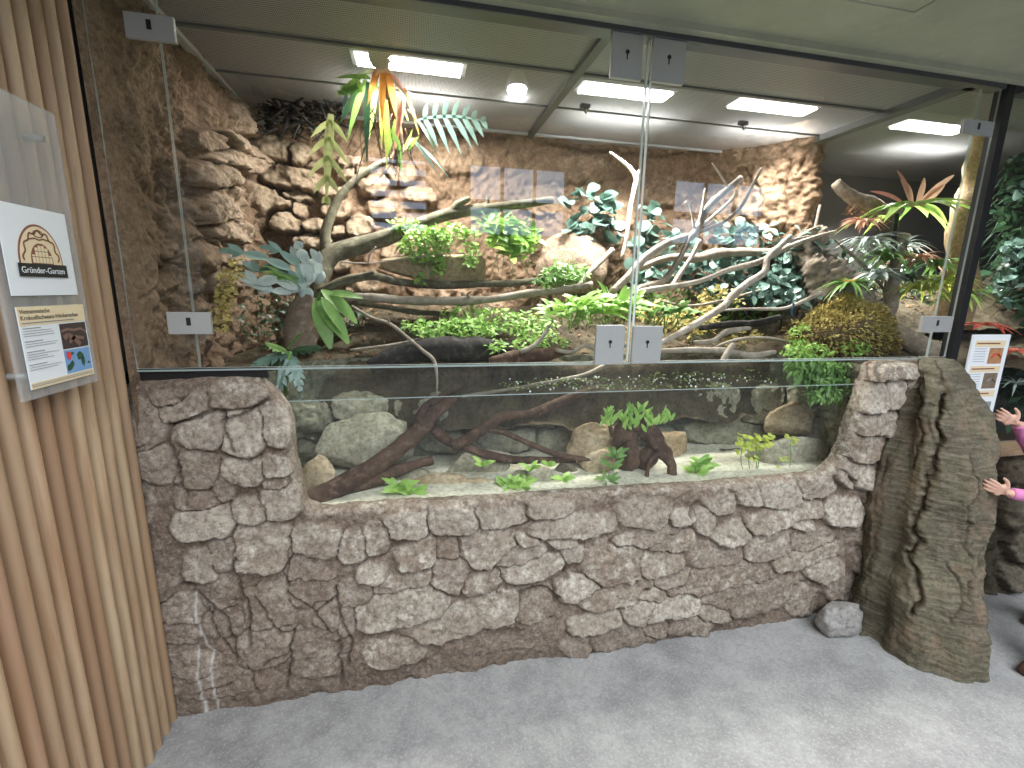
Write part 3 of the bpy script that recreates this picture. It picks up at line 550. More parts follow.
def leaf(mb, base, d, n, L, W, bend=.3, kind='oval', tone=.5, mi=0, k=6, fold=.15):
    base = np.array(base, float); d = _n(d); n = np.array(n, float); n = n-d*n.dot(d)
    n = _n(n) if np.linalg.norm(n) > 1e-4 else _n(np.cross(d, [.3, .7, .2])); s = np.cross(d, n); vs = []
    for i in range(k+1):
        t = i/k
        if kind == 'oval': w = math.sin(PI*min(1, t*.92+.04))**.75*(1-.25*t)
        elif kind == 'round': w = math.sqrt(max(0, 1-(2*t-1)**2))
        elif kind == 'heart': w = (1-t)**.6*(1 if t > .05 else .7)
        else: w = (.55+.45*math.sin(PI*min(1, t*1.2)))*(1-t**5)**.8 if t < 1 else 0
        c = base+d*L*t-n*bend*L*t*t*.35-Zv*bend*L*t*t*.6
        w = max(w, .02)*W*.5
        vs += [c-s*w+n*fold*w, c, c+s*w+n*fold*w]
    fs = []
    for i in range(k):
        a = i*3; fs += [(a, a+1, a+4, a+3), (a+1, a+2, a+5, a+4)]
    mb.add(vs, fs, tone, mi)
def pinnate(mb, base, d, n, L, LW, pairs=6, bend=.3, tone=.5, ang=50, w=.028, blade=.02, kind='strap', taper=.5):
    """a lobed leaf: midrib blade with finger lobes on both sides"""
    base = np.array(base, float); d = _n(d); n = _n(np.array(n, float)-d*np.dot(n, d)); s = np.cross(d, n)
    leaf(mb, base, d, n, L, blade*2, bend, 'strap', tone, k=8, fold=.1)
    for i in range(pairs):
        t = .10+.84*i/(pairs-1); c = base+d*L*t-n*bend*L*t*t*.35-Zv*bend*L*t*t*.6; f = (math.sin(PI*(t*.72+.22)))*(1-taper*t*.4)
        for sg in (-1, 1):
            a = math.radians(ang-(18*t)+random.uniform(-5, 5)); dd = d*math.cos(a)+sg*s*math.sin(a)-n*.1
            leaf(mb, c-dd*.004, dd, n, LW*f*random.uniform(.9, 1.08), w, bend*1.1, kind, tone+random.uniform(-.1, .1), k=5, fold=.1)
def px3(px, py, y): return aty(px, py, y)
def branch(name, label, pts, rad, mat, seg=10, rough=.28, twigs=(), cat='branch', group=None, sub=5):
    """pts: (px, py, Y) samples along the branch; rad in px"""
    P = [px3(*p) for p in pts]; r = rad if hasattr(rad, '__len__') else [rad]*len(P); sc_ = {'pale_bark': .60, 'grey_bark': .72, 'mossy_bark': .82}.get(mat.name, .95); rr = [a*sc_/ppm(p) for a, p in zip(r, P)]
    m = MB()
    if twigs:
        t = thing(name, label, cat, P[0], group); m.tube(P, rr, seg, rough, sub=sub); m.build('main_limb', mat, t)
        for tw, tr_ in twigs:
            Q = [px3(*p) for p in tw]; q = tr_ if hasattr(tr_, '__len__') else [tr_]*len(Q); m = MB(); m.tube(Q, [a*sc_/ppm(p) for a, p in zip(q, Q)], 8, rough, sub=4); m.build('twig', mat, t)
        return t
    m.tube(P, rr, seg, rough, sub=sub if seg < 30 else 16, freq=9 if seg < 30 else 16); return tag(m.build(name, mat), label, cat, group)
# ------------------------------------------------------------ branches
branch('mossy_branch', 'thick dark mossy branch rising from the silver fern toward the seam, cut end high', [(318,300,.62),(322,272,.66),(332,255,.70),(355,247,.72),(385,238,.74),(425,222,.75),(456,213,.75),(500,207,.74),(553,200,.72)], [9,11,11,11,10,8,7,5.5,4.5], B_moss, 14,
    twigs=[([(328,255,.70),(325,236,.71),(333,210,.73),(345,190,.75),(368,170,.78),(392,158,.80),(415,140,.82)],[8,6,5.5,5,4.5,4,3.5]), ([(452,214,.75),(458,205,.74),(470,198,.73)],[6,5,2.5]), ([(484,206,.75),(488,202,.74),(487,196,.74)],[3,2,1.2])])
branch('long_branch', 'long straight grey brown branch running level from the silver fern to bright leaves', [(338,297,.52),(365,297,.53),(400,300,.54),(440,301,.55),(470,301,.55),(500,298,.56),(530,293,.57),(560,290,.58),(592,284,.60)], [4.5,5.5,6,6,6.5,5.5,5,4.5,3.5], B_mid, 12,
    twigs=[([(470,299,.54),(468,294,.53),(472,291,.52)],[3,2,1])])
branch('level_branch', 'slimmer grey branch lying just above the long straight one', [(325,290,.60),(345,282,.62),(372,276,.64),(400,282,.66),(440,285,.67),(480,284,.68),(515,283,.68),(546,279,.70)], [3,4.5,5,5,5,4.5,4,3], B_moss, 12, twigs=[([(318,291,.60),(340,280,.60),(358,276,.61),(374,272,.61)],[2.5,3,3,2.5])])
branch('low_branch', 'dark slim branch in the shade under the long straight one', [(355,303,.62),(385,307,.63),(415,312,.65),(455,314,.68)], [3,3.5,3.5,2.5], B_moss, 10)
branch('thin_twig', 'very thin pale twig floating above the level branches before green moss', [(340,262,.55),(372,263,.56),(405,258,.57),(446,254,.58)], [1.2,1.3,1.2,.7], B_pale, 6, twigs=[([(368,263,.56),(370,254,.55),(376,247,.55)],[1.5,1.5,1.3])])
branch('hanging_twig', 'bare dark twig slanting down into the tank water', [(352,306,.50),(372,318,.44),(390,324,.38),(408,338,.32),(422,350,.27),(434,361,.23),(437,380,.20),(436,396,.19)], [1.5,2.2,2.6,2.6,2.6,2.4,1.6,1.2], B_mid, 8, twigs=[([(389,322,.38),(388,317,.38)],[1.6,.8])])
branch('submerged_driftwood', 'thick reddish brown driftwood leaning on the sand inside the tank', [(302,503,.10),(330,491,.13),(362,474,.17),(393,452,.21),(408,440,.23),(424,425,.26),(436,412,.28),(455,397,.30)], [11,12,11,9,9.5,9,6.5,4], B_brown, 16, .35,
    twigs=[([(330,494,.13),(360,486,.16),(390,474,.19),(412,466,.22),(432,460,.25)],[5,6.5,6.5,6,5]),([(418,422,.26),(424,408,.28),(430,402,.30)],[6,4,2]),([(434,428,.30),(446,440,.30),(458,446,.28)],[6,5,4]),([(430,405,.30),(448,392,.36),(462,385,.40)],[5,4,3])])
branch('forked_driftwood', 'slim forked brown driftwood stretching through the water toward the lock plates', [(452,446,.27),(467,440,.27),(484,428,.28),(505,416,.28),(530,414,.29),(558,403,.30),(578,394,.30),(598,388,.31)], [6.5,6,6,5.5,5,5,4,3], B_brown, 12, .3,
    twigs=[([(484,429,.28),(505,433,.26),(530,444,.24),(558,455,.22),(585,459,.21),(606,461,.20)],[3,3.2,3.2,3,2.5,2]),([(463,446,.27),(488,455,.25),(515,460,.24),(545,460,.25),(575,460,.25)],[4,5,5,4,3]),([(532,444,.24),(528,451,.23)],[2,1])])
branch('surface_twig', 'thin pale brown stick breaking the water surface below the lock plates', [(462,396,.34),(505,390,.34),(545,383,.35),(583,375,.36),(600,368,.37),(613,362,.38)], [2,2.4,2.6,3,3.5,3.5], B_mid, 8)
# pale bare branches, right half
HB = (694, 234, .52)
branch('forked_pale_branch', 'big pale bare branch with forked tips pointing up before the tan rock', [(612,292,.42),(628,277,.45),(645,258,.48),(666,244,.50),(684,238,.51),HB,(708,208,.54),(722,194,.55),(741,178,.56)], [6,6.5,6.5,6.5,6.5,6.5,6,5.5,4.5], B_pale, 14, .22,
    twigs=[([HB,(722,223,.52),(740,208,.52),(751,188,.52),(762,168,.52)],[3.5,3.5,3.2,2.8,1.8]),([(698,228,.52),(702,210,.53),(705,188,.54)],[4,3,1]),([(694,228,.52),(692,214,.52),(688,202,.52),(684,204,.52)],[2.5,2,1.6,1]),
           ([(727,186,.55),(720,174,.55),(712,163,.55)],[2,1.6,1]),([(700,228,.53),(718,212,.58),(733,198,.6),(736,188,.6)],[3.5,3,2.5,1.5]),([(740,184,.56),(737,178,.57)],[2.5,1.5])])
branch('curved_branch', 'dark curved bare branch dropping from the pale fork to the bright leaves', [(690,236,.50),(684,250,.48),(675,266,.46),(664,280,.44),(650,286,.42),(638,290,.40),(626,298,.38)], [3,3.5,4,4.5,5.5,5,4], B_mid, 12, .25)
branch('straight_pale_branch', 'short straight pale branch beside the dark curved one below the fork', [(700,240,.56),(692,256,.54),(682,271,.52),(672,287,.50)], [3.5,4,4.5,4], B_pale, 10)
branch('sweeping_branch', 'long slim pale branch sweeping from behind the lock plates up to round leaves', [(618,300,.36),(640,292,.38),(668,287,.40),(700,281,.42),(728,270,.44),(758,262,.46),(786,248,.48),(812,238,.50),(836,231,.52)], [4,4.5,4.5,4.5,4.5,4.5,4.5,3.5,2], B_pale, 12, .22)
branch('crooked_branch', 'crooked pale branch zigzagging down behind the black post side lock plate', [(656,345,.24),(680,333,.26),(702,320,.28),(724,306,.30),(732,296,.31),(748,283,.33),(764,272,.35),(768,258,.37),(780,246,.39),(790,236,.42)], [4,5,5.5,6,6,5.5,5.5,5,5,4], B_pale, 12, .25,
    twigs=[([(733,299,.31),(742,291,.31),(748,285,.31)],[2.5,2.5,1.5]),([(778,250,.39),(786,242,.40),(810,236,.42)],[3,3,1.5])])
branch('back_branch', 'stout grey branch lying level behind the forked pale branch', [(640,268,.66),(668,258,.68),(695,258,.70),(712,254,.72),(740,252,.72),(768,252,.72),(800,246,.74)], [5,5.5,6,6.5,6,5,4], B_mid, 12, twigs=[([(708,254,.72),(716,249,.72)],[4,2])])
branch('upright_branch', 'slender upright pale branch with a Y tip just behind the glass seam', [(622,258,.80),(627,235,.80),(630,210,.81),(634,190,.82),(636,178,.82),(628,166,.83),(610,152,.84)], [3,3.5,4,4,3.5,3,1.5], B_pale, 10, twigs=[([(635,182,.82),(638,174,.82),(640,170,.82)],[3,2.5,2]),([(640,205,.82),(636,215,.82)],[1.2,.8])])
branch('leaning_stick', 'short pale leaning stick beside the orange boulder', [(578,286,.78),(590,272,.79),(602,260,.80),(613,249,.81)], [3,3.8,4,4], B_pale, 10)
branch('thin_branch', 'thin pale branch lying level with a blue cable tie', [(715,311,.42),(745,309,.42),(778,309,.42),(792,306,.42),(806,300,.41),(821,293,.40)], [2.2,2.6,2.6,3,3.5,4], B_pale, 10)
m = MB(); a = px3(789,306,.418); m.tube([a+[0,-.02,.02], a+[.006,-.024,0], a+[0,-.02,-.025], a+[.012,-.02,-.05]], .0045, 6); tag(m.build('cable_tie', plain('blue_plastic', (.03,.12,.25), .4)), 'dark blue tie looped around the thin level branch', 'cable tie')
for a, l, pts, r in (('fallen_branch','dark fallen branch on the soil below the thin level branch',[(700,328,.40),(730,324,.42),(758,323,.42),(780,317,.43)],[3,4,4,3]),('fallen_branch','pale knobbly fallen branch lying just behind the crooked one',[(694,343,.22),(712,341,.23),(724,333,.24),(735,330,.25),(750,328,.26)],[3,4,4,3.5,2.5]),
        ('fallen_branch','pale fallen branch at the waterline under the black post side panes',[(640,352,.18),(690,350,.19),(725,351,.20),(752,356,.20),(775,352,.20)],[3,4,5,5,3]),('fallen_branch','pale crooked root reaching the waterline behind the timber side lock plate',[(520,352,.20),(535,345,.22),(545,333,.24),(548,325,.25)],[3,3,2.5,1.5]),
        ('fallen_branch','thin crooked root lying level behind the lower lock plates',[(556,350,.22),(572,352,.23),(585,345,.24),(600,350,.24),(626,345,.25)],[2.5,3,3.5,3.5,3]),('fallen_branch','forked stub of dead wood poking up by the crooked branch foot',[(722,362,.16),(728,352,.17),(733,344,.18)],[4,4,3])):
    branch(a, l, pts, r, B_black if 'dark' in l else B_mid, 10, .3)
branch('black_log', 'thick black wet log lying along the waterline in front of ground cover', [(370,368,.30),(395,356,.32),(420,351,.34),(450,349,.36),(478,349,.37),(510,352,.38)], [7,10,12,14,14,10], B_black, 16, .3)
branch('split_log', 'split brown log lying flat on the shore between black log and lock plates', [(490,362,.24),(515,358,.25),(545,354,.26),(575,351,.27)], [5,8,7,3], B_brown, 12, .35)
branch('leaning_cork_log', 'wide pale cork bark trunk leaning behind the mossy mound', [(800,236,.66),(812,258,.60),(826,280,.54),(842,300,.48),(858,322,.42)], [12,17,19,20,18], B_cork, 30, 1.6)
branch('bark_limb', 'rough bark limb reaching down to the big red bromeliad', [(836,182,.62),(850,196,.60),(868,204,.57),(885,209,.54),(902,212,.50)], [5,7,7.5,7,5], B_cork, 12, .5)
branch('cork_stick', 'upright pale cork bark stick among the small bromeliads', [(889,318,.34),(891,300,.36),(892,284,.38),(896,262,.42),(902,236,.46)], [7,7,6,6,7], B_cork, 12, .4)
branch('cork_log', 'pale cork bark log sloping down to the black post foot', [(872,312,.36),(892,330,.30),(915,345,.24),(940,358,.16)], [7,9,11,13], B_cork, 14, .4)
m = MB(); m.tube([px3(893,246,.44), px3(897,214,.46)], .012, 10, sub=1); tag(m.build('support_rod', M_black), 'short black rod holding up the big red bromeliad', 'rod')
# ------------------------------------------------------------ plants
def jit(a): return random.uniform(-a, a)
def rosette(name, label, c, n, L, W, mats, up=.5, bend=.7, cat='plant', kind='strap', inner=None, group=None, k=7, spread=1., tilt=(0, 0)):
    t = thing(name, label, cat, c, group); m = MB()
    for i in range(n):
        a = i*2.399+jit(.2); e = up*random.uniform(.5, 1.5); d = np.array([math.cos(a)*spread+tilt[0], math.sin(a)*spread*.9+tilt[1], e])
        leaf(m, np.array(c)+_n(d)*.008, d, Zv*1.+np.array([-d[0], -d[1], 0])*.5, L*random.uniform(.7, 1.1), W*random.uniform(.8, 1.15), bend*random.uniform(.7, 1.2), kind, random.random(), k=k, fold=.3)
    m.build('foliage', mats, t)
    if inner:
        m = MB(); q, iL, iW, im = inner
        for i in range(q):
            a = i*2.399; d = np.array([math.cos(a)*.7, math.sin(a)*.7, 1.1]); leaf(m, np.array(c)+[0,0,.01], d, [-d[0],-d[1],.5], iL*random.uniform(.7, 1.1), iW, .35, kind, random.random(), k=6, fold=.3)
        m.build('flower', im, t)
    return t
def cluster(name, label, regions, size, mat, kind='oval', cat='plant', droop=.3, stems=None, up=.4, asp=.6, one=True, front=.8, group=None, bunch=0):
    """regions: (px, py, rx, ry, Y, depth, count) clouds of leaves standing at a real distance"""
    m = MB(); st = MB()
    for (cx, cy, rx, ry, Y, dy, n) in regions:
        for i in range(n):
            while True:
                a, b = jit(1), jit(1)
                if a*a+b*b < 1: break
            p = px3(cx+a*rx, cy+b*ry, Y+jit(1)*dy); d = np.array([jit(1), -front*random.random(), jit(.7)+up]); nn = np.array([jit(.6), -.6, .9]); L = size/ppm(p)*random.uniform(.6, 1.25)
            leaf(m, p, d, nn, L, L*asp, droop, kind, random.random(), k=4 if size < 9 else 6, fold=.2)
            if stems is not None and random.random() < .25: st.tube([p, p-_n(d)*L*1.4+np.array([0, .02, -L])], .0016, 5, sub=1)
    t = thing(name, label, cat, px3(regions[0][0], regions[0][1]+regions[0][3], regions[0][4]), group); m.build('foliage', mat, t)
    if stems is not None and st.v: st.build('stem', stems, t)
    return t
# the hanging philodendron at the mesh lid
pc = px3(392, 128, .62)
t = thing('philodendron', 'large lobed philodendron hanging from the lid with orange leaves and roots', 'plant', pc)
def lobed(base, tip, y0, y1, mat, LW, pairs, w, bend=.15, nrm=(.1, -1, .35), ang=50, blade=.02, tone=.5, kind='strap'):
    a = px3(base[0], base[1], y0); b = px3(tip[0], tip[1], y1); m = MB(); pinnate(m, a, b-a, nrm, np.linalg.norm(b-a)*1.03, LW, pairs, bend, tone, ang, w, blade, kind); return m.build('leaf', mat, t)
lobed((331,114), (325,186), .60, .50, L_pale, .13, 5, .026, .25, blade=.020, tone=.6, ang=58)
lobed((418,120), (484,104), .56, .50, L_fern, .16, 7, .024, .3, blade=.008, ang=78, nrm=(.1,-.95,.35))
lobed((376,68), (384,38), .55, .50, L_dark, .09, 4, .04, .1, blade=.03)
lobed((362,84), (340,86), .60, .55, L_mid, .05, 4, .03, .3)
def strap(b, e, y0, y1, W, mat, bend=.25, nm='leaf', kind='strap', nrm=(.1,-1,.3)):
    a = px3(*b, y0); c = px3(*e, y1); m = MB(); leaf(m, a, c-a+Zv*bend*.35*np.linalg.norm(c-a)+np.array([jit(.03), jit(.03), 0]), (nrm[0]+jit(.8), nrm[1], nrm[2]+jit(.5)), np.linalg.norm(c-a)*1.05, W*.62, bend, kind, random.random(), k=9, fold=.2); return m.build(nm, mat, t)
for b, e, W, mt in [((382,62),(372,100),.05,L_orange),((384,64),(388,118),.055,L_orange),((386,66),(398,125),.05,L_orange),((388,70),(402,100),.04,L_pink),((380,64),(366,80),.035,L_orange),((400,92),(405,140),.05,L_pink),((406,90),(398,150),.04,L_pink),((404,88),(414,130),.04,L_orange),
    ((384,74),(382,140),.045,L_yel),((376,76),(372,128),.045,L_bright),((386,100),(392,160),.04,L_yel),((372,70),(336,92),.04,L_bright),((366,80),(352,130),.05,L_mid),((368,82),(358,150),.045,L_dark),((362,86),(346,118),.045,L_dark),((370,78),(340,72),.035,L_mid),
    ((396,120),(384,150),.04,L_bright),((404,150),(416,128),.035,L_bright),((398,140),(402,168),.035,L_mid),((400,148),(394,126),.035,L_bright),((408,150),(420,136),.035,L_bright),((412,138),(438,166),.03,L_fern),((420,146),(446,172),.022,L_fern),((418,120),(432,150),.045,L_dark),
    ((348,90),(338,112),.03,L_teal),((392,78),(412,104),.02,L_fern),((388,84),(424,96),.014,L_silver),((408,120),(392,96),.02,L_yel),((362,92),(352,76),.035,L_bright)]: strap(b, e, .60+jit(.05), .56+jit(.06), W, mt, .2)
m = MB()
for i in range(26):
    a = px3(392+jit(26), 128+jit(22), .62); m.tube([a, a+[jit(.05), jit(.03)-.01, -.06], a+[jit(.09), jit(.04)-.02, -.13-random.random()*.08]], [.003,.0025,.0012], 5, sub=3)
m.tube([px3(384,60,.60), px3(390,100,.64), px3(398,140,.66), px3(396,166,.68)], [.012,.02,.026,.02], 10, .5); m.build('root', B_brown, t)
# silver fern (elkhorn) at the left
c0 = px3(300, 286, .48); t = thing('elkhorn_fern', 'silvery antler leaved fern mounted on a stump before the stacked stones', 'fern', c0)
def antler(pts, y, r, mat=L_silver):
    m = MB(); P = [px3(a, b, y+i*-.012) for i, (a, b) in enumerate(pts)]; n = len(P)
    for i in range(n-1):
        d = P[i+1]-P[i]; leaf(m, P[i]-d*.08, d, (jit(.2), -1, .5), np.linalg.norm(d)*1.25, r*(1.25 if i else 1), .08, 'strap' if i < n-2 else 'oval', random.random(), k=6, fold=.25)
    if n > 2:
        d = P[-1]-P[-2]; q = np.cross(_n(d), [0, -1, 0]); leaf(m, P[-2], _n(d)+q*.6, (0,-1,.4), np.linalg.norm(d)*.9, r*.8, .1, 'strap', .6); leaf(m, P[-2], _n(d)-q*.6, (0,-1,.4), np.linalg.norm(d)*.7, r*.7, .1, 'strap', .6)
    return m.build('leaf', mat, t)
antler([(296,288),(276,280),(256,282),(237,274)], .44, .038); antler([(300,284),(288,268),(266,258),(242,252),(222,250)], .46, .030, L_fern); antler([(302,282),(296,264),(280,250),(262,246)], .45, .026, L_fern); antler([(304,280),(298,262),(292,248)], .47, .032)
antler([(306,276),(304,258),(300,248),(296,242)], .44, .036); antler([(310,280),(306,262),(302,252)], .43, .034); antler([(300,288),(290,292),(272,290),(252,284)], .45, .03); antler([(290,276),(276,266),(258,270),(244,262)], .47, .026, L_teal)
antler([(308,284),(318,272),(320,262),(312,250)], .44, .03, L_silver)
m = MB(); 
for a, b, r in ((312,270,.042),(300,284,.038),(318,276,.03),(306,294,.03)): m.ball(px3(a, b, .47), (r, r*.5, r*1.05), 14, 9, tone=random.random())
m.build('shield_frond', L_silver, t)
m = MB()
for i in range(16): a = px3(292+jit(8), 282+jit(6), .44); d = np.array([-1+jit(.5), -.4, .9+jit(.4)]); leaf(m, a, d, (0, -1, .6), random.uniform(.10, .2), .009, 1.1, 'strap', random.random(), k=9)
m.build('thin_leaf', L_mid, t)
branch('cork_stump', 'short upright brown stump under the silver antler fern', [(300,352,.42),(301,335,.44),(304,318,.46),(308,300,.50)], [15,17,17,13], m_bark('stump_bark', (.12,.085,.06), (.2,.15,.11), (.35,.28,.22)), 18, .45, cat='stump')
# broad dark leaves
def broad(name, label, leaves, mat, c, cat='plant'):
    t = thing(name, label, cat, c)
    for (b, e, W, y0, y1, kd) in leaves:
        a = px3(*b, y0); q = px3(*e, y1); m = MB(); leaf(m, a, q-a+Zv*.03, (.1,-.7,.8), np.linalg.norm(q-a)*1.05, W, .25, kd, random.random(), k=9, fold=.18); m.build('leaf', mat, t)
    m = MB()
    for (b, e, W, y0, y1, kd) in leaves: m.tube([c, (np.array(c)+px3(*b, y0))/2+[0,0,.01], px3(*b, y0)], .004, 6, sub=3)
    m.build('stem', L_mid, t); return t
broad('broad_leaf_plant', 'glossy dark green plant with long leaves below the silver antler fern', [((322,290),(352,318),.07,.42,.36,'oval'),((318,300),(344,336),.08,.42,.34,'oval'),((316,300),(328,340),.08,.42,.34,'oval'),((326,294),(360,298),.05,.42,.38,'oval'),((322,298),(338,326),.05,.38,.33,'oval')], L_mid, px3(316,304,.44))
t = thing('shore_philodendron', 'dark lobed philodendron leaves drooping to the water beside the stone pier', 'plant', px3(290,352,.22))
for b, e, mt in (((288,352),(252,362),L_teal),((286,350),(268,342),L_mid),((290,354),(300,386),L_teal),((286,354),(276,392),L_teal),((284,356),(256,378),L_dark),((292,350),(320,344),L_dark),((288,346),(300,330),L_mid)):
    lobed(b, e, .24, .17, mt, .055, 5, .022, .15, nrm=(.1,-.6,.8), blade=.014)
m = MB(); m.tube([px3(290,352,.22), px3(284,400,.30)], .008, 8, sub=2); m.build('stem', L_mid, t)
cluster('creeping_fig', 'tiny leaved creeper hanging on the rock beside the low hinge plate', [(226,292,9,22,.30,.03,150),(222,318,10,16,.28,.03,90),(236,270,8,12,.36,.03,50)], 4.5, L_moss, 'round', asp=.9)
cluster('creeping_fig', 'light green trailing creeper spilling over the stone ledge below the mossy branch', [(425,245,26,18,.62,.05,520),(452,232,26,8,.62,.05,160),(405,225,16,6,.68,.04,70),(470,255,8,14,.60,.03,70),(440,268,6,10,.60,.02,40),(420,278,6,6,.60,.02,20)], 5, L_bright, 'round', asp=.7, stems=L_mid)
m = MB()
for i in range(12): a = px3(random.uniform(395, 470), random.uniform(262, 278), .6); 
# stone ledge
m = MB(); 
def boulder(name, label, cx, cy, rx, ry, y, ry_m, mat, seed, sq=2.6, ns=.22, cat='rock', zoff=0, det=40):
    c = px3(cx, cy, y); s = ppm(c)*.86; a, b = rx/s, ry/s; nu, nv = det*2, det; th, ph = np.meshgrid(np.linspace(0, 2*PI, nu, endpoint=False), np.linspace(-PI/2, PI/2, nv)); th = th.ravel(); ph = ph.ravel()
    D = np.stack([np.cos(ph)*np.cos(th), np.cos(ph)*np.sin(th), np.sin(ph)], 1); r = (np.abs(D)**sq).sum(1)**(-1/sq)
    off = np.array([seed*3.1, seed*1.7, seed*.9]); r = r*(1+fbm(D+off, 1.1, 3, seed)*ns*1.6+fbm(D+off, 4, 4, seed+5)*ns*.35)
    pl = np.ones(len(D))
    rg = np.random.default_rng(seed)
    for _ in range(11):
        nrm = _n(rg.normal(size=3)); k = rg.uniform(.70, .98); dd = (D*r[:, None])@nrm; r = np.where(dd > k, r*k/np.maximum(dd, 1e-6)*.8+r*.2, r)
    P = c+D*r[:, None]*np.array([a, ry_m, b]); P += D*fbm(P, 50, 3, seed)[:, None]*.004; z = np.zeros(len(P))
    return tag(grid_obj(name, P, nu, nv, mat, {'stone': np.clip(.6+fbm(P, 9, 3, 1), 0, 1), 'tone': noise(P*14), 'dark_mask': z, 'salt': z}, wrap=True), label, cat)
M_bld = rock_mat('boulder_rock', (.22,.19,.13), (.34,.30,.21), (.36,.32,.22), (.46,.42,.31), (.62,.60,.48), .6, .7); M_bldt = rock_mat('tan_rock', (.30,.20,.11), (.44,.31,.17), (.42,.31,.18), (.55,.42,.26), (.68,.60,.45), .6, .5); M_bldp = rock_mat('purple_rock', (.14,.085,.075), (.2,.13,.12), (.2,.13,.11), (.28,.2,.18), (.34,.27,.25), .5, .3); M_bldd = rock_mat('dark_rock', (.06,.05,.035), (.1,.08,.055), (.12,.1,.07), (.17,.14,.1), (.3,.27,.2), .5, .3)
boulder('stone_ledge', 'pale flat stone block jutting out below the light green creeper', 440, 268, 50, 12, .74, .10, M_bldt, 41, 5, .1)
boulder('boulder', 'pointed orange brown boulder behind the shrubs at the back wall', 572, 262, 30, 24, .98, .08, M_left, 42, 2.4)
boulder('boulder', 'large pale grey boulder under water behind the leaning driftwood', 362, 446, 42, 24, .33, .07, M_bld, 43, 2.8)
boulder('boulder', 'brown and white angular rock under water beside the stone pier', 317, 482, 19, 22, .20, .05, M_bldt, 44, 2.4, .3)
boulder('boulder', 'greenish brown square block under water where the driftwood forks', 478, 466, 27, 15, .30, .05, M_bld, 45, 5, .1)
boulder('boulder', 'round tan boulder under water topped by bright water plants', 597, 452, 26, 25, .30, .06, M_bldt, 46, 2.4, .2)
boulder('boulder', 'squarish tan block under water behind the driftwood stump', 668, 450, 20, 18, .36, .05, M_bldt, 47, 4, .1)
boulder('boulder', 'long flat olive block on the sand beside the stone pier near the trunk', 786, 455, 37, 16, .22, .06, M_bld, 48, 5, .12)
boulder('boulder', 'tan boulder standing on the long flat olive block', 793, 419, 24, 16, .30, .05, M_bldt, 49, 3.5, .2)
boulder('boulder', 'dull purple boulder deep under the trailing plant near the trunk pier', 826, 422, 22, 26, .32, .05, M_bldp, 50, 3, .2)
for k, (a, b, c_, d_, e_, l) in enumerate([(440,482,26,9,.20,'flat brown pebble behind the water fern beneath the driftwood'),(405,476,18,10,.26,'grey brown pebble tucked under the leaning driftwood'),(475,487,20,8,.18,'low sandy pebble just right of the flat brown one'),(540,479,14,11,.17,'pale angular pebble among the small ferns on the sand'),(566,472,12,9,.24,'small dark pebble left of the round tan boulder'),(518,480,12,7,.22,'small pale pebble behind the green fern tuft'),(600,466,16,14,.22,'brown pebble leaning under the round tan boulder'),(730,462,24,12,.36,'dark low rock behind the little green tufts')]):
    boulder('pebble', l, a, b, c_, d_, e_, .03, (M_bldt, M_bld)[k % 2] if 'dark' not in l else M_bldd, 60+k, 2.8, .25, det=22)
# driftwood stump standing on two legs
t = thing('driftwood_stump', 'dark brown arched driftwood stump standing on two legs on the sand', 'driftwood', px3(650,484,.12))
m = MB()
m.tube([px3(614,446,.22), px3(622,433,.21), px3(634,426,.20), px3(646,430,.19), px3(654,441,.17), px3(664,452,.16), px3(671,466,.14), px3(674,487,.12)], [.012,.026,.034,.036,.036,.026,.016,.012], 18, 1.1, flat=1.5, freq=12)
m.tube([px3(668,453,.155), px3(656,455,.15), px3(649,464,.14), px3(647,475,.13), px3(646,487,.12)], [.012,.011,.009,.008,.008], 12, .5)
m.tube([px3(634,430,.21), px3(630,448,.22), px3(628,466,.23), px3(634,478,.22)], [.03,.045,.05,.03], 18, 1., freq=12); m.tube([px3(652,440,.18), px3(648,456,.20), px3(643,470,.22)], [.03,.045,.035], 16, 1., freq=12)
m.tube([px3(612,436,.20), px3(611,424,.20), px3(622,420,.20)], [.008,.010,.006], 8, .5); m.build('body', B_brown, t)
# ---------------- water plants
def fern_tuft(name, label, spots, mat, L, W, n=9, cat='water plant'):
    t = thing(name, label, cat, px3(*spots[0])); m = MB()
    for s in spots:
        c = px3(*s)
        for i in range(n):
            a = i*2.4+jit(.3); d = np.array([math.cos(a), math.sin(a)*.8-.2, random.uniform(.5, 1.6)]); leaf(m, c, d, (-d[0], -1, .6), L*random.uniform(.6, 1.2), W, .4, 'oval', random.random(), k=6, fold=.25)
    m.build('foliage', mat, t); return t
fern_tuft('water_fern', 'bright green water fern tuft under the leaning driftwood', [(404,492,.12),(412,495,.11),(397,489,.14)], L_bright, .085, .026)
fern_tuft('water_fern', 'low green fern tuft on the sand below the forked driftwood', [(503,486,.14),(521,491,.10),(513,488,.13),(527,484,.15)], L_bright, .075, .026)
fern_tuft('water_fern', 'small fern sprigs growing up between pebbles and driftwood', [(531,470,.18),(548,466,.19),(563,480,.14),(482,466,.18)], L_bright, .06, .024, 6)
fern_tuft('water_fern', 'serrated green fern frond hanging before the round tan boulder', [(612,470,.13),(606,484,.11),(616,458,.15)], L_mid, .08, .022, 8)
t = thing('water_plant', 'tall yellow green water plant on the round tan boulder', 'water plant', px3(625,428,.27)); m = MB()
for (a, b, n_) in ((628,428,20),(606,424,16),(652,430,16),(664,424,8),(638,420,12)):
    c = px3(a, b+2, .16)
    for i in range(n_): d = np.array([jit(1.2), -.3+jit(.4), 1.]); leaf(m, c+[jit(.03),0,random.random()*.06], d+[0,0,.6], (jit(.6),-1,.4), random.uniform(.04, .085), .019, .25, 'oval', random.random(), k=6)
m.build('foliage', L_bright, t)
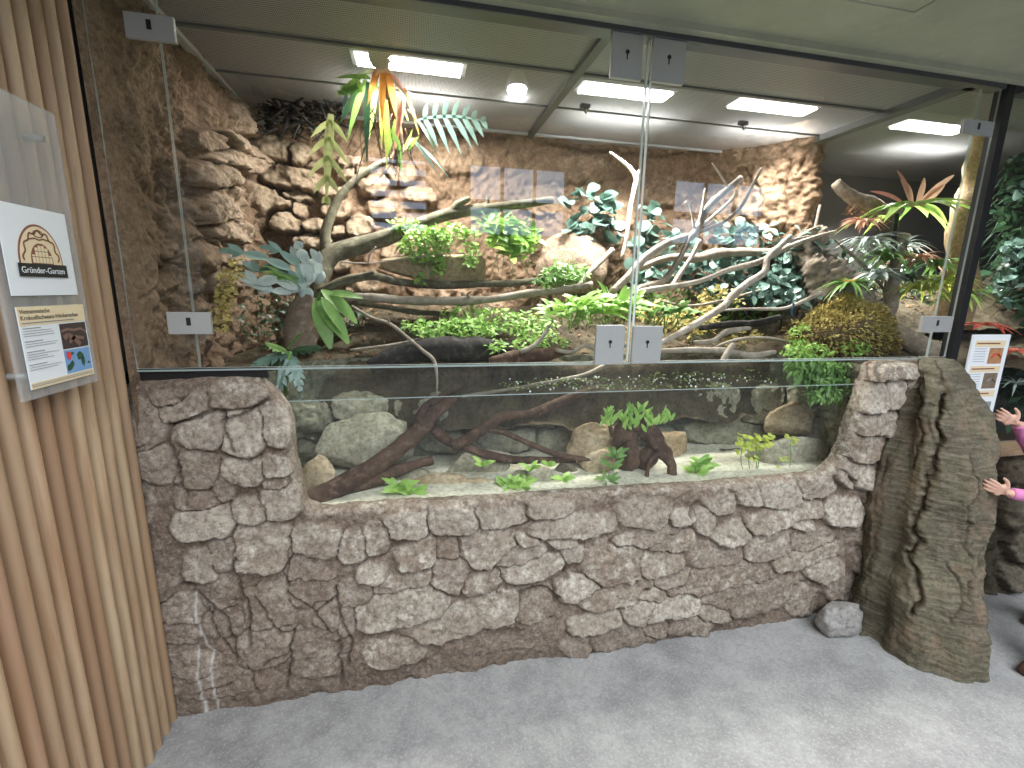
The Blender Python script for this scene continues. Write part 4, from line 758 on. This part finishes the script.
fern_tuft('water_fern', 'fresh green tuft on the sand right beside the stump legs', [(694,480,.12),(700,466,.14),(696,472,.13)], L_bright, .085, .03, 9)
t = thing('water_plant', 'round leaved yellow green plant on thin stems before the olive block', 'water plant', px3(752,478,.13)); m = MB()
for i in range(46): p = px3(753+jit(16), 441+jit(7), .14+jit(.02)); leaf(m, p, (jit(1), -.5, jit(.5)), (0,-.5,1), .028, .026, .2, 'round', random.random())
for a, b in ((752,458),(740,452),(770,436),(792,441),(788,436),(778,468),(782,458),(776,478)):
    for i in range(5): p = px3(a+jit(4), b+jit(3), .13); leaf(m, p, (jit(1), -.5, jit(.5)), (0,-.5,1), .02, .018, .2, 'round', random.random())
m.build('foliage', L_yel, t); m = MB()
for a, b in ((748,448),(756,446),(760,448),(742,446),(790,444),(778,470)): m.tube([px3(752 if a < 770 else 778,484,.13), px3(a+jit(2),(b+484)/2,.13), px3(a, b, .14)], .002, 5, sub=3)
m.build('stem', L_mid, t)
# floating leaves and droplets at the surface
m = MB(); n_ = 0
for i in range(520):
    x = random.uniform(.35, 1.75); y_ = random.uniform(.06, .45); 
    if noise(np.array([[x*5, y_*5, 0]]), 4)[0] < .42: continue
    leaf(m, (x, y_, 1.1185), (jit(1), jit(1), .02), Zv, random.uniform(.006, .014), .009, 0, 'round', random.random(), k=4, fold=.1)
o = m.build('duckweed', L_bright); tag(o, 'tiny green floating leaves scattered over the water surface', 'duckweed', kind='stuff')
m = MB()
for i in range(70): x = random.uniform(.4, 1.6); m.ball((x, random.uniform(.06, .35), 1.119), (.004, .004, .003), 6, 4)
o = m.build('froth_bubbles', M_white); tag(o, 'white froth bubbles dotted on the water surface', 'bubbles', kind='stuff')
# ---------------- land plants
cluster('pothos', 'light green broad leaved pothos under the mossy branch tip', [(505,232,24,15,.72,.05,95),(512,250,22,8,.70,.05,45),(490,225,10,10,.72,.03,20),(532,238,10,8,.72,.03,14)], 13, L_bright, 'oval', stems=L_mid, asp=.62)
cluster('shrub', 'dark green bushy plant between the orange boulder and the bright peace lily', [(566,274,22,11,.62,.06,170),(548,280,12,7,.62,.05,60)], 9, L_mid, 'oval', stems=L_mid, asp=.35)
def spath(name, label, cx, cy, y, n, L, W, mat, sx=30):
    t = thing(name, label, 'plant', px3(cx, cy, y)); m = MB()
    for i in range(n):
        c = px3(cx+jit(sx*.45), cy-random.random()*10, y+jit(.05)); d = np.array([jit(1.1), -.45+jit(.5), random.uniform(.4, 1.5)]); l = L*random.uniform(.6, 1.1); leaf(m, c+_n(d)*.04, d, (0,-.5,1), l, W, .55, 'oval', random.random(), k=8, fold=.25)
        if i % 2 == 0: m.tube([c-[0,0,.03], c+_n(d)*.05], .0025, 5, sub=1)
    m.build('foliage', mat, t); return t
spath('peace_lily', 'bright glossy peace lily in front of the lower lock plates', 600, 322, .34, 70, .15, .038, L_bright, 64)
spath('peace_lily', 'smaller bright peace lily beside the ground cover at the waterline', 563, 325, .36, 30, .11, .036, L_bright, 36)
spath('peace_lily', 'pale green leafy clump just behind the seam near the lock plates', 662, 325, .38, 34, .09, .034, L_mid, 40)
cluster('ground_cover', 'bright small leaved ground cover along the shore above the black log', [(455,330,42,10,.44,.05,420),(500,322,40,12,.50,.06,320),(535,330,24,14,.42,.05,180),(470,312,30,6,.56,.05,90),(540,345,30,8,.30,.04,110),(415,325,14,8,.48,.04,60),(496,345,8,8,.30,.02,40)], 5.5, L_bright, 'oval', asp=.6, stems=L_mid)
cluster('ground_cover', 'darker green ground cover on the bank under the crooked branch', [(690,322,32,14,.50,.08,260),(655,312,18,12,.5,.06,110),(720,300,26,12,.62,.08,130),(740,338,24,7,.36,.05,70)], 6, L_moss, 'oval', asp=.6, stems=L_mid)
cluster('pepper_vine', 'dark blue green round leaved vine behind the forked pale branch', [(725,240,26,18,.86,.05,60),(700,275,28,18,.80,.06,90),(740,275,26,22,.80,.06,90),(676,245,14,14,.86,.05,30),(735,298,26,14,.70,.06,80),(664,268,14,12,.8,.05,24)], 12, L_teal, 'round', stems=L_dark, asp=.85)
cluster('pepper_vine', 'dense blue green vine hanging over the bank beside the cork trunk', [(790,262,24,24,.70,.08,110),(775,290,24,16,.62,.08,80),(815,265,14,30,.62,.06,60),(800,300,20,10,.56,.05,40),(770,232,12,8,.80,.04,16),(812,235,12,8,.6,.04,14),(765,250,16,8,.8,.04,20)], 11.5, L_teal, 'oval', stems=L_dark, asp=.7)
cluster('rubber_vine', 'round dark leaved vine climbing the back wall left of the upright branch', [(562,200,6,5,1.0,.02,3),(582,194,12,6,1.0,.02,7),(600,208,14,12,1.0,.03,18),(590,228,24,10,1.0,.03,24),(612,236,12,8,1.0,.02,10)], 15, L_teal, 'round', stems=L_dark, asp=.95)
cluster('rubber_vine', 'round dark leaved vine climbing the back wall right of the glass seam', [(652,212,8,9,1.0,.02,7),(648,230,12,14,1.0,.03,18),(644,250,12,10,1.0,.03,14),(640,275,12,10,.95,.03,12)], 14, L_teal, 'round', stems=L_dark, asp=.95)
# mossy mound: solid core with moss leaves on it
M_soilb = rock_mat('mound_soil', (.12,.08,.04), (.2,.14,.07), (.16,.11,.06), (.24,.17,.09), (.3,.24,.14), .9, .3)
core = boulder('moss_mound', 'big yellow brown mossy mound spilling toward the water by the trunk pier', 846, 334, 52, 25, .34, .12, M_soilb, 71, 2.2, .45, cat='moss')
m = MB(); cv = np.array([v.co[:] for v in core.data.vertices]); cn = np.array([v.normal[:] for v in core.data.vertices])
for i in range(17000):
    j = random.randrange(len(cv)); 
    if cn[j][1] > .5: continue
    leaf(m, cv[j]+np.array([jit(.008),jit(.004),jit(.008)])+cn[j]*(random.uniform(0, .02)+.03*fbm(cv[j:j+1], 14, 2, 3)[0]), cn[j]+np.array([jit(1), jit(.6), jit(.6)]), (jit(1), -.4, 1), random.uniform(.010, .022), .010, .2, 'oval', random.random(), k=3, fold=.2, mi=0 if noise(cv[j:j+1]*9, 3)[0]+jit(.25) > .45 else 1)
m.build('moss_leaf', [L_moss, L_brown2], core)
core2 = None
cluster('trailing_plant', 'green trailing plant hanging from the mossy mound into the water', [(826,372,34,12,.16,.05,520),(838,385,22,10,.12,.04,240),(805,362,20,8,.18,.04,150),(826,395,18,6,.10,.03,110)], 6, L_mid, 'oval', stems=L_mid, asp=.5, droop=.8, up=-.3)
cluster('trailing_plant', 'yellow green cushion of small leaves at the mound foot', [(806,352,26,9,.20,.05,230),(855,348,16,8,.20,.03,80),(800,335,12,10,.28,.03,70)], 5, L_bright, 'oval', asp=.55)
# ---------------- bromeliads
t = rosette('bromeliad', 'large bromeliad with a salmon red heart and wide green leaves', px3(912,206,.42), 15, .30, .062, L_bright, .22, .5, 'bromeliad', spread=1.2)
m = MB()
for b, e, W, mt in [((912,208),(905,178),.07,0),((916,206),(928,176),.05,0),((910,204),(902,168),.04,0),((918,204),(958,172),.035,0),((906,206),(878,188),.03,0),((920,206),(948,184),.045,0)]:
    a = px3(*b, .40); c = px3(*e, .36); leaf(m, a, c-a+Zv*.03, (0,-1,.4), np.linalg.norm(c-a)*1.1, W, .25, 'oval', random.random(), k=8)
m.build('flower', L_pink, t)
for i, (a, b, y, L, mt, im, l) in enumerate([(868,246,.44,.16,L_silver,L_red,'silvery bromeliad with a red heart under the bark limb'),(848,288,.36,.14,L_mid,L_orange,'green bromeliad with an orange heart on the cork trunk'),(886,262,.40,.17,L_mid,None,'plain grey green bromeliad beside the cork bark stick'),(916,262,.40,.14,L_pink,None,'pale pink bromeliad spike between the small bromeliads'),
        (922,292,.30,.18,L_yel,None,'bright yellow green bromeliad beside the low hinge plate'),(944,286,.26,.17,L_yel,None,'leafy yellow green bromeliad touching the black post'),(862,226,.50,.12,L_pink,None,'small pinkish bromeliad high beside the round leaved vine'),(900,250,.46,.14,L_silver,None,'silvery arching bromeliad behind the others'),(906,282,.40,.13,L_dark,None,'dark green bromeliad low behind the cork bark stick'),(936,268,.32,.15,L_mid,None,'mid green bromeliad just above the leafy yellow green one'),(880,278,.36,.13,L_silver,None,'small silvery bromeliad low in front of the cork bark stick'),(960,300,.20,.14,L_bright,None,'bright green bromeliad just past the black post')]):
    rosette('bromeliad', l, px3(a, b, y), 34, L*1.2, .022, mt, 1.0, 1.0, 'bromeliad', inner=(9, L*.45, .02, im) if im else None, group=None)
cluster('air_plant_moss', 'brownish trailing moss hanging below the bark limb', [(875,222,22,10,.5,.04,120),(855,212,16,6,.54,.03,60)], 7, L_brown, 'strap', asp=.12)
# ---------------- next enclosure beyond the black post
structure_r = path_wall('wall_right', [(2.40, -.02), (2.7, -.05), (3.1, -.07), (3.8, -.06), (4.6, -.05)], -.02, .80, 300, 130, M_bldd, [(1012,470,12,12,0,.8),(1010,510,12,16,0,.8),(1018,545,12,14,0,.8),(1008,575,12,12,0,.8),(1040,490,16,14,0,.8),(1040,530,16,14,0,.8),(1040,570,16,14,0,.8)], .05, 83, mud=.03)
m = MB(); m.box((2.42, -.10, .775), (4.5, .03, .80)); tag(bevel(m.build('timber_ledge', M_wood, smooth=False)), 'narrow pale timber ledge on the far rock wall behind the child', 'ledge')
p = MB(); p.tube([px3(952,330,.40), px3(958,280,.42), px3(966,230,.42), px3(978,180,.44), px3(990,130,.44)], [.09,.075,.07,.07,.08], 20, .9, freq=7); tag(p.build('rock_pillar', M_bldt), 'rough orange brown rock pillar standing behind the black post', 'pillar')
cluster('foliage_mass', 'dense dark foliage in the next enclosure beyond the black post', [(1010,220,16,60,.55,.08,150),(1030,300,20,80,.5,.1,140),(1005,280,16,30,.5,.08,80),(1015,390,14,40,.35,.08,110),(1060,260,30,120,.6,.1,120)], 17, L_dark, 'oval', stems=L_dark, asp=.45)
cluster('pepper_vine', 'blue green leaves hanging in the next enclosure above the red flowers', [(1014,262,12,26,.42,.05,40),(1000,290,10,14,.40,.04,20),(1018,195,8,10,.45,.04,12)], 12, L_teal, 'oval', asp=.6)
rosette('red_bromeliad', 'scarlet leaved bromeliad behind the white info board', px3(985,326,.22), 12, .16, .032, L_red, .35, .5, 'bromeliad')
rosette('red_bromeliad', 'second scarlet bromeliad lower down at the picture edge', px3(1016,352,.14), 9, .13, .03, L_red, .3, .5, 'bromeliad')
rosette('spider_plant', 'pale striped arching plant below the scarlet bromeliads', px3(1016,385,.12), 16, .16, .014, L_silver, .5, .8, 'plant')
boulder('soil_mound', 'dark planted mound filling the next enclosure behind its glass', 1030, 330, 60, 60, .85, .22, M_bldd, 91, 3, .2, cat='soil')

# thin sticks and runners over the bank
for k, (pts, l) in enumerate([([(655,300,.5),(690,306,.52),(725,300,.55),(760,290,.58)],'very thin stick across the bank under the sweeping branch'),([(705,352,.25),(735,340,.28),(770,338,.3),(800,345,.3)],'thin crooked stick lying before the mossy mound'),([(668,300,.6),(676,318,.56),(690,334,.5),(716,346,.45)],'thin bent stick leaning down the bank beside the crooked branch'),
    ([(835,240,.5),(860,262,.46),(880,284,.42),(890,300,.4)],'thin stick leaning through the small bromeliads'),([(350,350,.4),(392,345,.42),(430,338,.44),(470,342,.46)],'thin dark stick behind the black log'),([(820,205,.7),(812,240,.66),(806,262,.62)],'thin upright vine stem on the tan rock corner')]):
    branch('thin_stick', l, pts, [1.6,2.2,2.,1.2][:len(pts)] if len(pts) == 4 else [1.6,2,1.4], B_mid, 7, .3)
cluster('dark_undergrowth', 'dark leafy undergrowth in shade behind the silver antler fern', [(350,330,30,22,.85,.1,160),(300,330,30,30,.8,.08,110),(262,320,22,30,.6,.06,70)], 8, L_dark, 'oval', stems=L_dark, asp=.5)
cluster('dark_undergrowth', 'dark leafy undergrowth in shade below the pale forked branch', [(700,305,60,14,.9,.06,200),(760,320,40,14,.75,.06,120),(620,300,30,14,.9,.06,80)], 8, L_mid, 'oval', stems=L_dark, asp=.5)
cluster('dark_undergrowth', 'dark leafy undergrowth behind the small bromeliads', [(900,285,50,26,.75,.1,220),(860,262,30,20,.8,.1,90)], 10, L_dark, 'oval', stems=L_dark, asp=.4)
# ------------------------------------------------------------ info boards
def board_text(s, parent, X, Y, N, o, size, mat, name='lettering'):
    c = bpy.data.curves.new(name, 'FONT'); c.body = s; c.size = size; c.extrude = .0002; tmp = bpy.data.objects.new(name, c); COL.objects.link(tmp)
    dg = bpy.context.evaluated_depsgraph_get(); me = bpy.data.meshes.new_from_object(tmp.evaluated_get(dg)); bpy.data.objects.remove(tmp)
    Mx = Matrix(((X[0], Y[0], N[0], o[0]), (X[1], Y[1], N[1], o[1]), (X[2], Y[2], N[2], o[2]), (0, 0, 0, 1))); me.transform(Mx); me.materials.clear(); me.materials.append(mat)
    return link(name, me, parent)
# board on the timber wall: plane x = const, u runs along +y, v up
BX = -.800
t = thing('info_board', 'clear acrylic info board with white emblem sheet and species sheet on the timber wall', 'sign', (BX, -.45, 1.25))
m = MB(); m.box((BX-.012, -.475, 1.25), (BX-.004, -.232, 1.885)); bevel(m.build('backing', M_clear, t, smooth=False), .003)
for y in (-.44, -.27):
    for z in (1.3, 1.82):
        m = MB(); m.tube([(BX-.05, y, z), (BX-.012, y, z)], .008, 10, sub=1); m.build('spacer', M_steel, t)
def uv(u, v, d=0.): return np.array([BX-.003+d, u, v])
def poly(mb, pts, d, h=.0006, tone=.5):
    n = len(pts); vs = [uv(a, b, d) for a, b in pts]+[uv(a, b, d+h) for a, b in pts]; mb.add(vs, [tuple(range(n))[::-1], tuple(range(n, 2*n))]+[(i, (i+1) % n, n+(i+1) % n, n+i) for i in range(n)], tone)
def rect(mb, u0, v0, u1, v1, d, h=.0006): poly(mb, [(u0, v0), (u1, v0), (u1, v1), (u0, v1)], d, h)
y0, y1 = -.455, -.262
m = MB(); rect(m, y0, 1.471, y1, 1.658, 0, .0015); sh = m.build('emblem_sheet', M_white, t, smooth=False)
cx = (y0+y1)/2; bz = 1.545
def arch(r0, r1, w=1., n=26): return [(cx+w*r0*math.cos(PI-PI*i/n), bz+r1*math.sin(PI*i/n)) for i in range(n+1)]
m = MB(); poly(m, [(cx-.062, bz-.008), *arch(.062, .078), (cx+.062, bz-.008)], .0016); m.build('emblem_outline', M_brown, sh, smooth=False)
m = MB(); poly(m, [(cx-.058, bz-.008), *arch(.058, .0735), (cx+.058, bz-.008)], .0024); m.build('emblem_cream', M_cream, sh, smooth=False)
m = MB()
def ribbon(pts, w, d):
    for (a, b), (c, e) in zip(pts[:-1], pts[1:]):
        l = math.hypot(c-a, e-b)+1e-9; nx, ny = -(e-b)/l*w/2, (c-a)/l*w/2; poly(m, [(a-nx, b-ny), (c-nx, e-ny), (c+nx, e+ny), (a+nx, b+ny)], d)
ribbon([(cx+(.049+.004*math.sin(i*1.6))*math.cos(PI-PI*i/26), bz+(.062+.004*math.sin(i*1.6))*math.sin(PI*i/26)) for i in range(27)], .0035, .0031)
ribbon([(cx+.014*math.cos(2*PI*i/14), bz+.058+.007*math.sin(2*PI*i/14)) for i in range(15)], .002, .0031); ribbon([(cx-.03, bz+.045), (cx-.012, bz+.048), (cx, bz+.045), (cx+.012, bz+.048), (cx+.03, bz+.045)], .003, .0031)
poly(m, [(cx-.031, bz-.006), *[(cx+.031*math.cos(PI-PI*i/18), bz+.038*math.sin(PI*i/18)) for i in range(19)], (cx+.031, bz-.006)], .0031); m.build('emblem_arch', M_brown, sh, smooth=False)
m = MB()
for r, z0, z1 in ((0, -.004, .008), (1, .0095, .020), (2, .0215, .033)):
    for k in range(-3 if r < 2 else -2, 3 if r < 2 else 2):
        u0 = cx+k*.0095+.001; u1 = cx+(k+1)*.0095-.001; um = max(abs(u0-cx), abs(u1-cx))
        zt = min(z1, .036*math.sqrt(max(0, 1-(um/.0295)**2)))
        if zt > z0+.003: rect(m, u0, bz+z0, u1, bz+zt, .0039)
m.build('emblem_panes', M_cream, sh, smooth=False)
m = MB(); rect(m, cx-.069, bz-.034, cx+.069, bz-.006, .0032, .001); m.build('name_band', M_ink, sh, smooth=False)
tx = board_text('Gründer-Garten', sh, (0, 1, 0), (0, 0, 1), (1, 0, 0), uv(cx-.064, bz-.026, .0046), .0185, M_white); 
ax, bx = -.452, -.252
m = MB(); rect(m, ax, 1.272, bx, 1.448, 0, .0015); s2 = m.build('species_sheet', M_white, t, smooth=False)
for v0, v1 in ((1.408, 1.448), (1.2725, 1.286)): m = MB(); rect(m, ax, v0, bx, v1, .0016); m.build('cream_stripe', M_cream, s2, smooth=False)
board_text('Vietnamesische\nKrokodilschwanz-Höckerechse', s2, (0, 1, 0), (0, 0, 1), (1, 0, 0), uv(ax+.005, 1.4335, .0025), .0135, M_ink)
m = MB(); rect(m, ax+.006, 1.4125, ax+.16, 1.4145, .0024)
rl = random.Random(5); z = 1.403
for blk in range(4):
    rect(m, ax+.006, z-.0016, ax+.055, z, .0017); z -= .006
    for k in range(3 if blk % 2 == 0 else 2): rect(m, ax+.006, z-.0009, ax+.06+rl.random()*.04, z, .0017); z -= .0052
    z -= .006
for i in range(24): rect(m, ax+.004+i*.008, 1.2775, ax+.009+i*.008, 1.2795, .0024); rect(m, ax+.002+i*.008, 1.2815, ax+.007+i*.008, 1.283, .0024)
m.build('text_lines', M_mid, s2, smooth=False)
m = MB(); rect(m, -.342, 1.346, -.268+.012, 1.405, .0017); ph = m.build('species_photo', M_photo, s2, smooth=False)
m = MB(); ribbon([(-.340, 1.388), (-.320, 1.392), (-.300, 1.388), (-.275, 1.390), (-.258, 1.380)], .006, .0026); ribbon([(-.335, 1.372), (-.32, 1.378), (-.30, 1.366), (-.285, 1.352)], .012, .0026); ribbon([(-.32, 1.36), (-.30, 1.372), (-.27, 1.366)], .008, .0026); m.build('animal_picture', plain('picture_brown', (.22,.13,.10), .5), s2, smooth=False)
m = MB(); rect(m, -.342, 1.288, -.256, 1.343, .0017); m.build('map', M_blue, s2, smooth=False)
m = MB()
def blob(u, v, a, b, d, n=12, sd=1):
    g = random.Random(sd); poly(m, [(u+a*(.7+.5*g.random())*math.cos(2*PI*i/n), v+b*(.7+.5*g.random())*math.sin(2*PI*i/n)) for i in range(n)], d)
blob(-.332, 1.302, .009, .009, .0026, sd=2); blob(-.322, 1.310, .006, .007, .0026, sd=3); blob(-.292, 1.325, .013, .010, .0026, sd=4); blob(-.285, 1.310, .006, .011, .0026, sd=5); blob(-.266, 1.305, .004, .003, .0026, sd=6); blob(-.318, 1.334, .006, .004, .0026, sd=7); m.build('map_land', M_mapg, s2, smooth=False)
m = MB(); blob(-.330, 1.331, .009, .010, .0032, 14, 8); m.build('map_marker', M_red, s2, smooth=False)
# board on the next enclosure's glass
t = thing('info_board', 'white upright info board with tan bands on the glass past the black post', 'sign', (2.66, .005, .92))
XA2 = (2.525, 2.755)
m = MB(); m.box((XA2[0], .000, .90), (XA2[1], .010, 1.342)); bevel(m.build('backing', M_white, t, smooth=False), .003)
def fr(mb, a, b, c, d, y=-.0008): mb.box((a, y, b), (c, .0, d))
a, b = XA2[0]+.02, XA2[1]-.025
for z in (1.285, 1.165, 1.045): m = MB(); fr(m, a, z, b, z+.03); m.build('tan_band', M_cream, t, smooth=False)
for z in (1.298, 1.178, 1.058): m = MB(); fr(m, a+.008, z, a+.15, z+.006, -.0014); m.build('heading', M_brown, t, smooth=False)
m = MB()
for z0 in (1.275, 1.155, 1.035):
    for k in range(6): fr(m, a+.004, z0-k*.012, a+.075, z0-k*.012+.002)
m.build('text_lines', M_mid, t, smooth=False)
for z0, col in ((1.205, (.42,.22,.10)), (1.085, (.20,.15,.10)), (.945, (.25,.30,.30))):
    m = MB(); fr(m, a+.095, z0, b-.005, z0+.075, -.001); m.build('picture', plain('picture_print', col, .5, nz=.6, sc=45), t, smooth=False)
    m = MB(); q = a+.14; m.tube([(q-.03, -.0014, z0+.03), (q, -.0014, z0+.05), (q+.03, -.0014, z0+.03)], .006, 6, sub=3, flat=.2); m.build('bird_picture', M_red if z0 > 1.2 else M_mid, t)
# ------------------------------------------------------------ loose stone and stain at the wall foot
boulder('loose_stone', 'loose pale angular stone lying at the foot of the stone wall by the trunk', 838, 620, 22, 19, -.14, .07, rock_mat('loose_grey_rock', (.27,.25,.235), (.33,.31,.29), (.33,.31,.29), (.4,.38,.36), (.5,.48,.46), .6, .4), 101, 2.0, .3)
boulder('damp_lump', 'small dark damp lump of mortar between the loose stone and the trunk', 868, 638, 14, 9, -.18, .03, M_bldd, 102, 2.2, .2)
m = MB(); n = 22; c = atz(190, 748, .001); vs = [(c[0]+.07*math.cos(2*PI*i/n)*(.7+.5*random.random())+.01, c[1]+.06*math.sin(2*PI*i/n)*(.7+.5*random.random()), .0015) for i in range(n)]; m.add(vs, [tuple(range(n))]); 
# leaf litter on the soil bank
m = MB()
for i in range(900):
    x = random.uniform(-.5, 3.0); y = random.uniform(.5, 1.05); P_ = np.array([[x, y, 0]]); z = zb(P_[:, 0], P_[:, 1], P_)[0]; leaf(m, (x, y, z+.008), (jit(1), jit(1), jit(.5)), Zv, random.uniform(.02, .045), .014, .3, 'oval', random.random(), k=3)
tag(m.build('leaf_litter', [L_brown]), 'brown dead leaves and debris strewn over the soil bank', 'leaf litter', kind='stuff')
# dark root clump high in the corner
m = MB()
for i in range(90):
    a = px3(295+jit(48), 118+jit(14), .95+jit(.05)); m.tube([a, a+[jit(.05), -.02, jit(.03)], a+[jit(.08), -.03, jit(.05)-.03]], [.008, .007, .003], 6, .5, sub=2)
tag(m.build('root_clump', B_black), 'dark tangle of roots along the lid in the rock corner', 'roots')
# ------------------------------------------------------------ the child at the right edge
def child():
    t = thing('person', 'person in a pink long sleeved top with one hand on the trunk buttress', 'person', (2.78, -.36, 0))
    SK = m_leaf('skin', (.62,.36,.27), (.70,.43,.33), .5, .05); PK = plain('pink_fabric', (.66,.22,.45), .85, nz=.12, sc=60); DK = plain('dark_trousers', (.03,.035,.06), .9); SH = plain('brown_shoe', (.10,.045,.03), .6); HR = plain('brown_hair', (.10,.05,.025), .6)
    h1 = px3(1000, 490, -.342); h2 = px3(1010, 420, -.22)   # palms
    sL = np.array([2.70, -.27, .86]); sR = np.array([2.76, -.47, .86])
    def remesh(m, name, mat, vs, par=t):
        o = m.build(name, mat, par); r = o.modifiers.new('merge', 'REMESH'); r.mode = 'VOXEL'; r.voxel_size = vs; r.use_smooth_shade = True; s_ = o.modifiers.new('soft', 'SMOOTH'); s_.iterations = 2; s_.factor = .4; return o
    m = MB()
    def hand(p, w, fd, up, side, curl):
        """p palm centre, w wrist, fd finger direction, up = spread axis, side = palm normal"""
        fd = _n(fd); up = _n(up-fd*np.dot(up, fd)); sd = np.cross(fd, up)
        m.tube([w, (w+p-fd*.012)/2, p-fd*.012], [.017, .016, .018], 12, sub=3, flat=.75)
        for k in range(-3, 4): m.ball(p+up*k*.0052, (.017, .010, .012) if abs(fd[0]) > .6 else (.013,.010,.013), 10, 7)
        for k, (L, off) in enumerate(((.040, .016), (.046, .0055), (.043, -.0055), (.034, -.016))):
            b = p+fd*.012+up*off; sp = up*off*.9; c = curl[k]; k1 = b+(fd*.45*L+sp*.30)*1.; k2 = k1+_n(fd+sd*c*.5+sp*6)*L*.32; k3 = k2+_n(fd+sd*c*1.3+sp*5)*L*.27
            m.tube([b-fd*.012, b, k1, k2, k3], [.0068, .0068, .0062, .0058, .0044], 8, sub=3); m.ball(k3, .0050, 8, 6)
        b = p-fd*.012+up*.020; q = b+up*.020+fd*.014; m.tube([p-fd*.014+up*.006, b, q, q+up*.008+fd*.018], [.010, .009, .0078, .0055], 8, sub=3); m.ball(q+up*.008+fd*.018, .0056, 8, 6)
    def arm(s0, el, w, p): m.tube([s0, (s0+el)/2, el, (el+w)/2, w], [.034, .030, .026, .023, .017], 12, sub=4)
    e1 = np.array([2.60, -.42, .70]); w1 = h1+np.array([.036, -.010, -.012]); e2 = np.array([2.66, -.24, .84]); w2 = h2+np.array([.038, -.008, -.016])
    arm(sR, e1, w1, h1); hand(h1, w1, h1-w1+np.array([0,.01,.006]), np.array([0,-.15,1.]), 0, (.1, .35, .5, .6)); arm(sL, e2, w2, h2); hand(h2, w2, h2-w2+np.array([0,.02,.01]), np.array([0,-.1,1.]), 0, (.1, 1.2, 1.6, 1.8))
    m.tube([(2.78,-.36,.42), (2.78,-.36,.55), (2.775,-.36,.70), (2.77,-.36,.82), (2.765,-.36,.89), (2.76,-.36,.94)], [.09,.085,.088,.092,.05,.034], 18, sub=4); m.tube([sL, (2.76,-.36,.865), sR], [.036,.05,.036], 12, sub=4)
    for y, fx, fy in ((-.30, 2.86, -.30), (-.43, 2.50, -.50)): m.tube([(2.78, y, .46), ((2.78+fx)/2, y-.005, .27), (fx+.03, fy, .07)], [.062, .042, .028], 12, sub=4)
    hc = np.array([2.745, -.36, 1.045]); m.ball(hc, (.075, .068, .092), 20, 14); m.ball(hc+[-.012, 0, -.05], (.055, .05, .045), 16, 10); m.tube([(2.76,-.36,.92), hc+[.01,0,-.05]], [.033,.033], 12, sub=2)
    m.ball(hc+[-.078, 0, -.012], (.012, .010, .013), 8, 6)
    for s_ in (-1, 1): m.ball(hc+[.006, s_*.068, -.008], (.014, .008, .02), 8, 6)
    remesh(m, 'body', SK, .0032)
    for s_ in (-1, 1):
        m = MB(); m.ball(hc+[-.066, s_*.026, .004], (.009, .010, .007), 10, 8); m.build('eye', M_white, t); m = MB(); m.ball(hc+[-.0735, s_*.026, .004], (.003, .0045, .0045), 8, 6); m.build('pupil', M_ink, t)
    m = MB(); m.tube([hc+[-.066, -.018, -.045], hc+[-.072, 0, -.048], hc+[-.066, .018, -.045]], [.002,.0045,.002], 8, sub=3); m.build('mouth', L_red, t)
    m = MB(); m.ball(hc+[.014, 0, .022], (.078, .076, .088), 20, 14); m.ball(hc+[.045, 0, -.03], (.05, .06, .075), 14, 10); remesh(m, 'hair', HR, .006)
    m = MB(); m.tube([(2.78,-.36,.40), (2.78,-.36,.55), (2.775,-.36,.70), (2.77,-.36,.82), (2.765,-.36,.885)], [.104,.10,.10,.104,.055], 20, sub=4); m.tube([sL, (2.76,-.36,.87), sR], [.046,.06,.046], 14, sub=4)
    for s0, el, w in ((sR, e1, w1), (sL, e2, w2)): q = w+(el-w)*.02; m.tube([s0, (s0+el)/2, el, (el+q)/2, q], [.046, .042, .039, .032, .023], 14, .25, sub=4, freq=22)
    remesh(m, 'jacket', PK, .005)
    m = MB(); m.tube([(2.78,-.36,.36), (2.78,-.36,.48)], [.088,.094], 18, sub=2)
    for y, fx, fy in ((-.30, 2.86, -.30), (-.43, 2.50, -.50)): m.tube([(2.78, y, .47), ((2.78+fx)/2, y-.005, .27), (fx+.03, fy, .08)], [.070, .054, .044], 14, .2, sub=4)
    remesh(m, 'trousers', DK, .006)
    for y, fx in ((-.30, 2.78), (-.50, 2.39)):
        m = MB(); m.tube([(fx+.16 if fx > 2.6 else fx+.15, y, .030), (fx+.10, y, .036), (fx+.03, y, .026), (fx, y, .020)], [.034,.036,.028,.016], 12, sub=4, flat=.9); m.ball((fx+.13, y, .055), (.034,.03,.03), 12, 8); remesh(m, 'shoe', SH, .005)
child()
scene.view_settings.view_transform = 'Standard'; scene.view_settings.look = 'None'; scene.view_settings.exposure = 0.0; scene.view_settings.gamma = 1; scene.view_settings.use_curve_mapping = False
cy = scene.cycles; cy.use_denoising = True; cy.max_bounces = 8; cy.diffuse_bounces = 3; cy.glossy_bounces = 4; cy.transparent_max_bounces = 24; cy.sample_clamp_indirect = 6; cy.caustics_reflective = False; cy.caustics_refractive = False
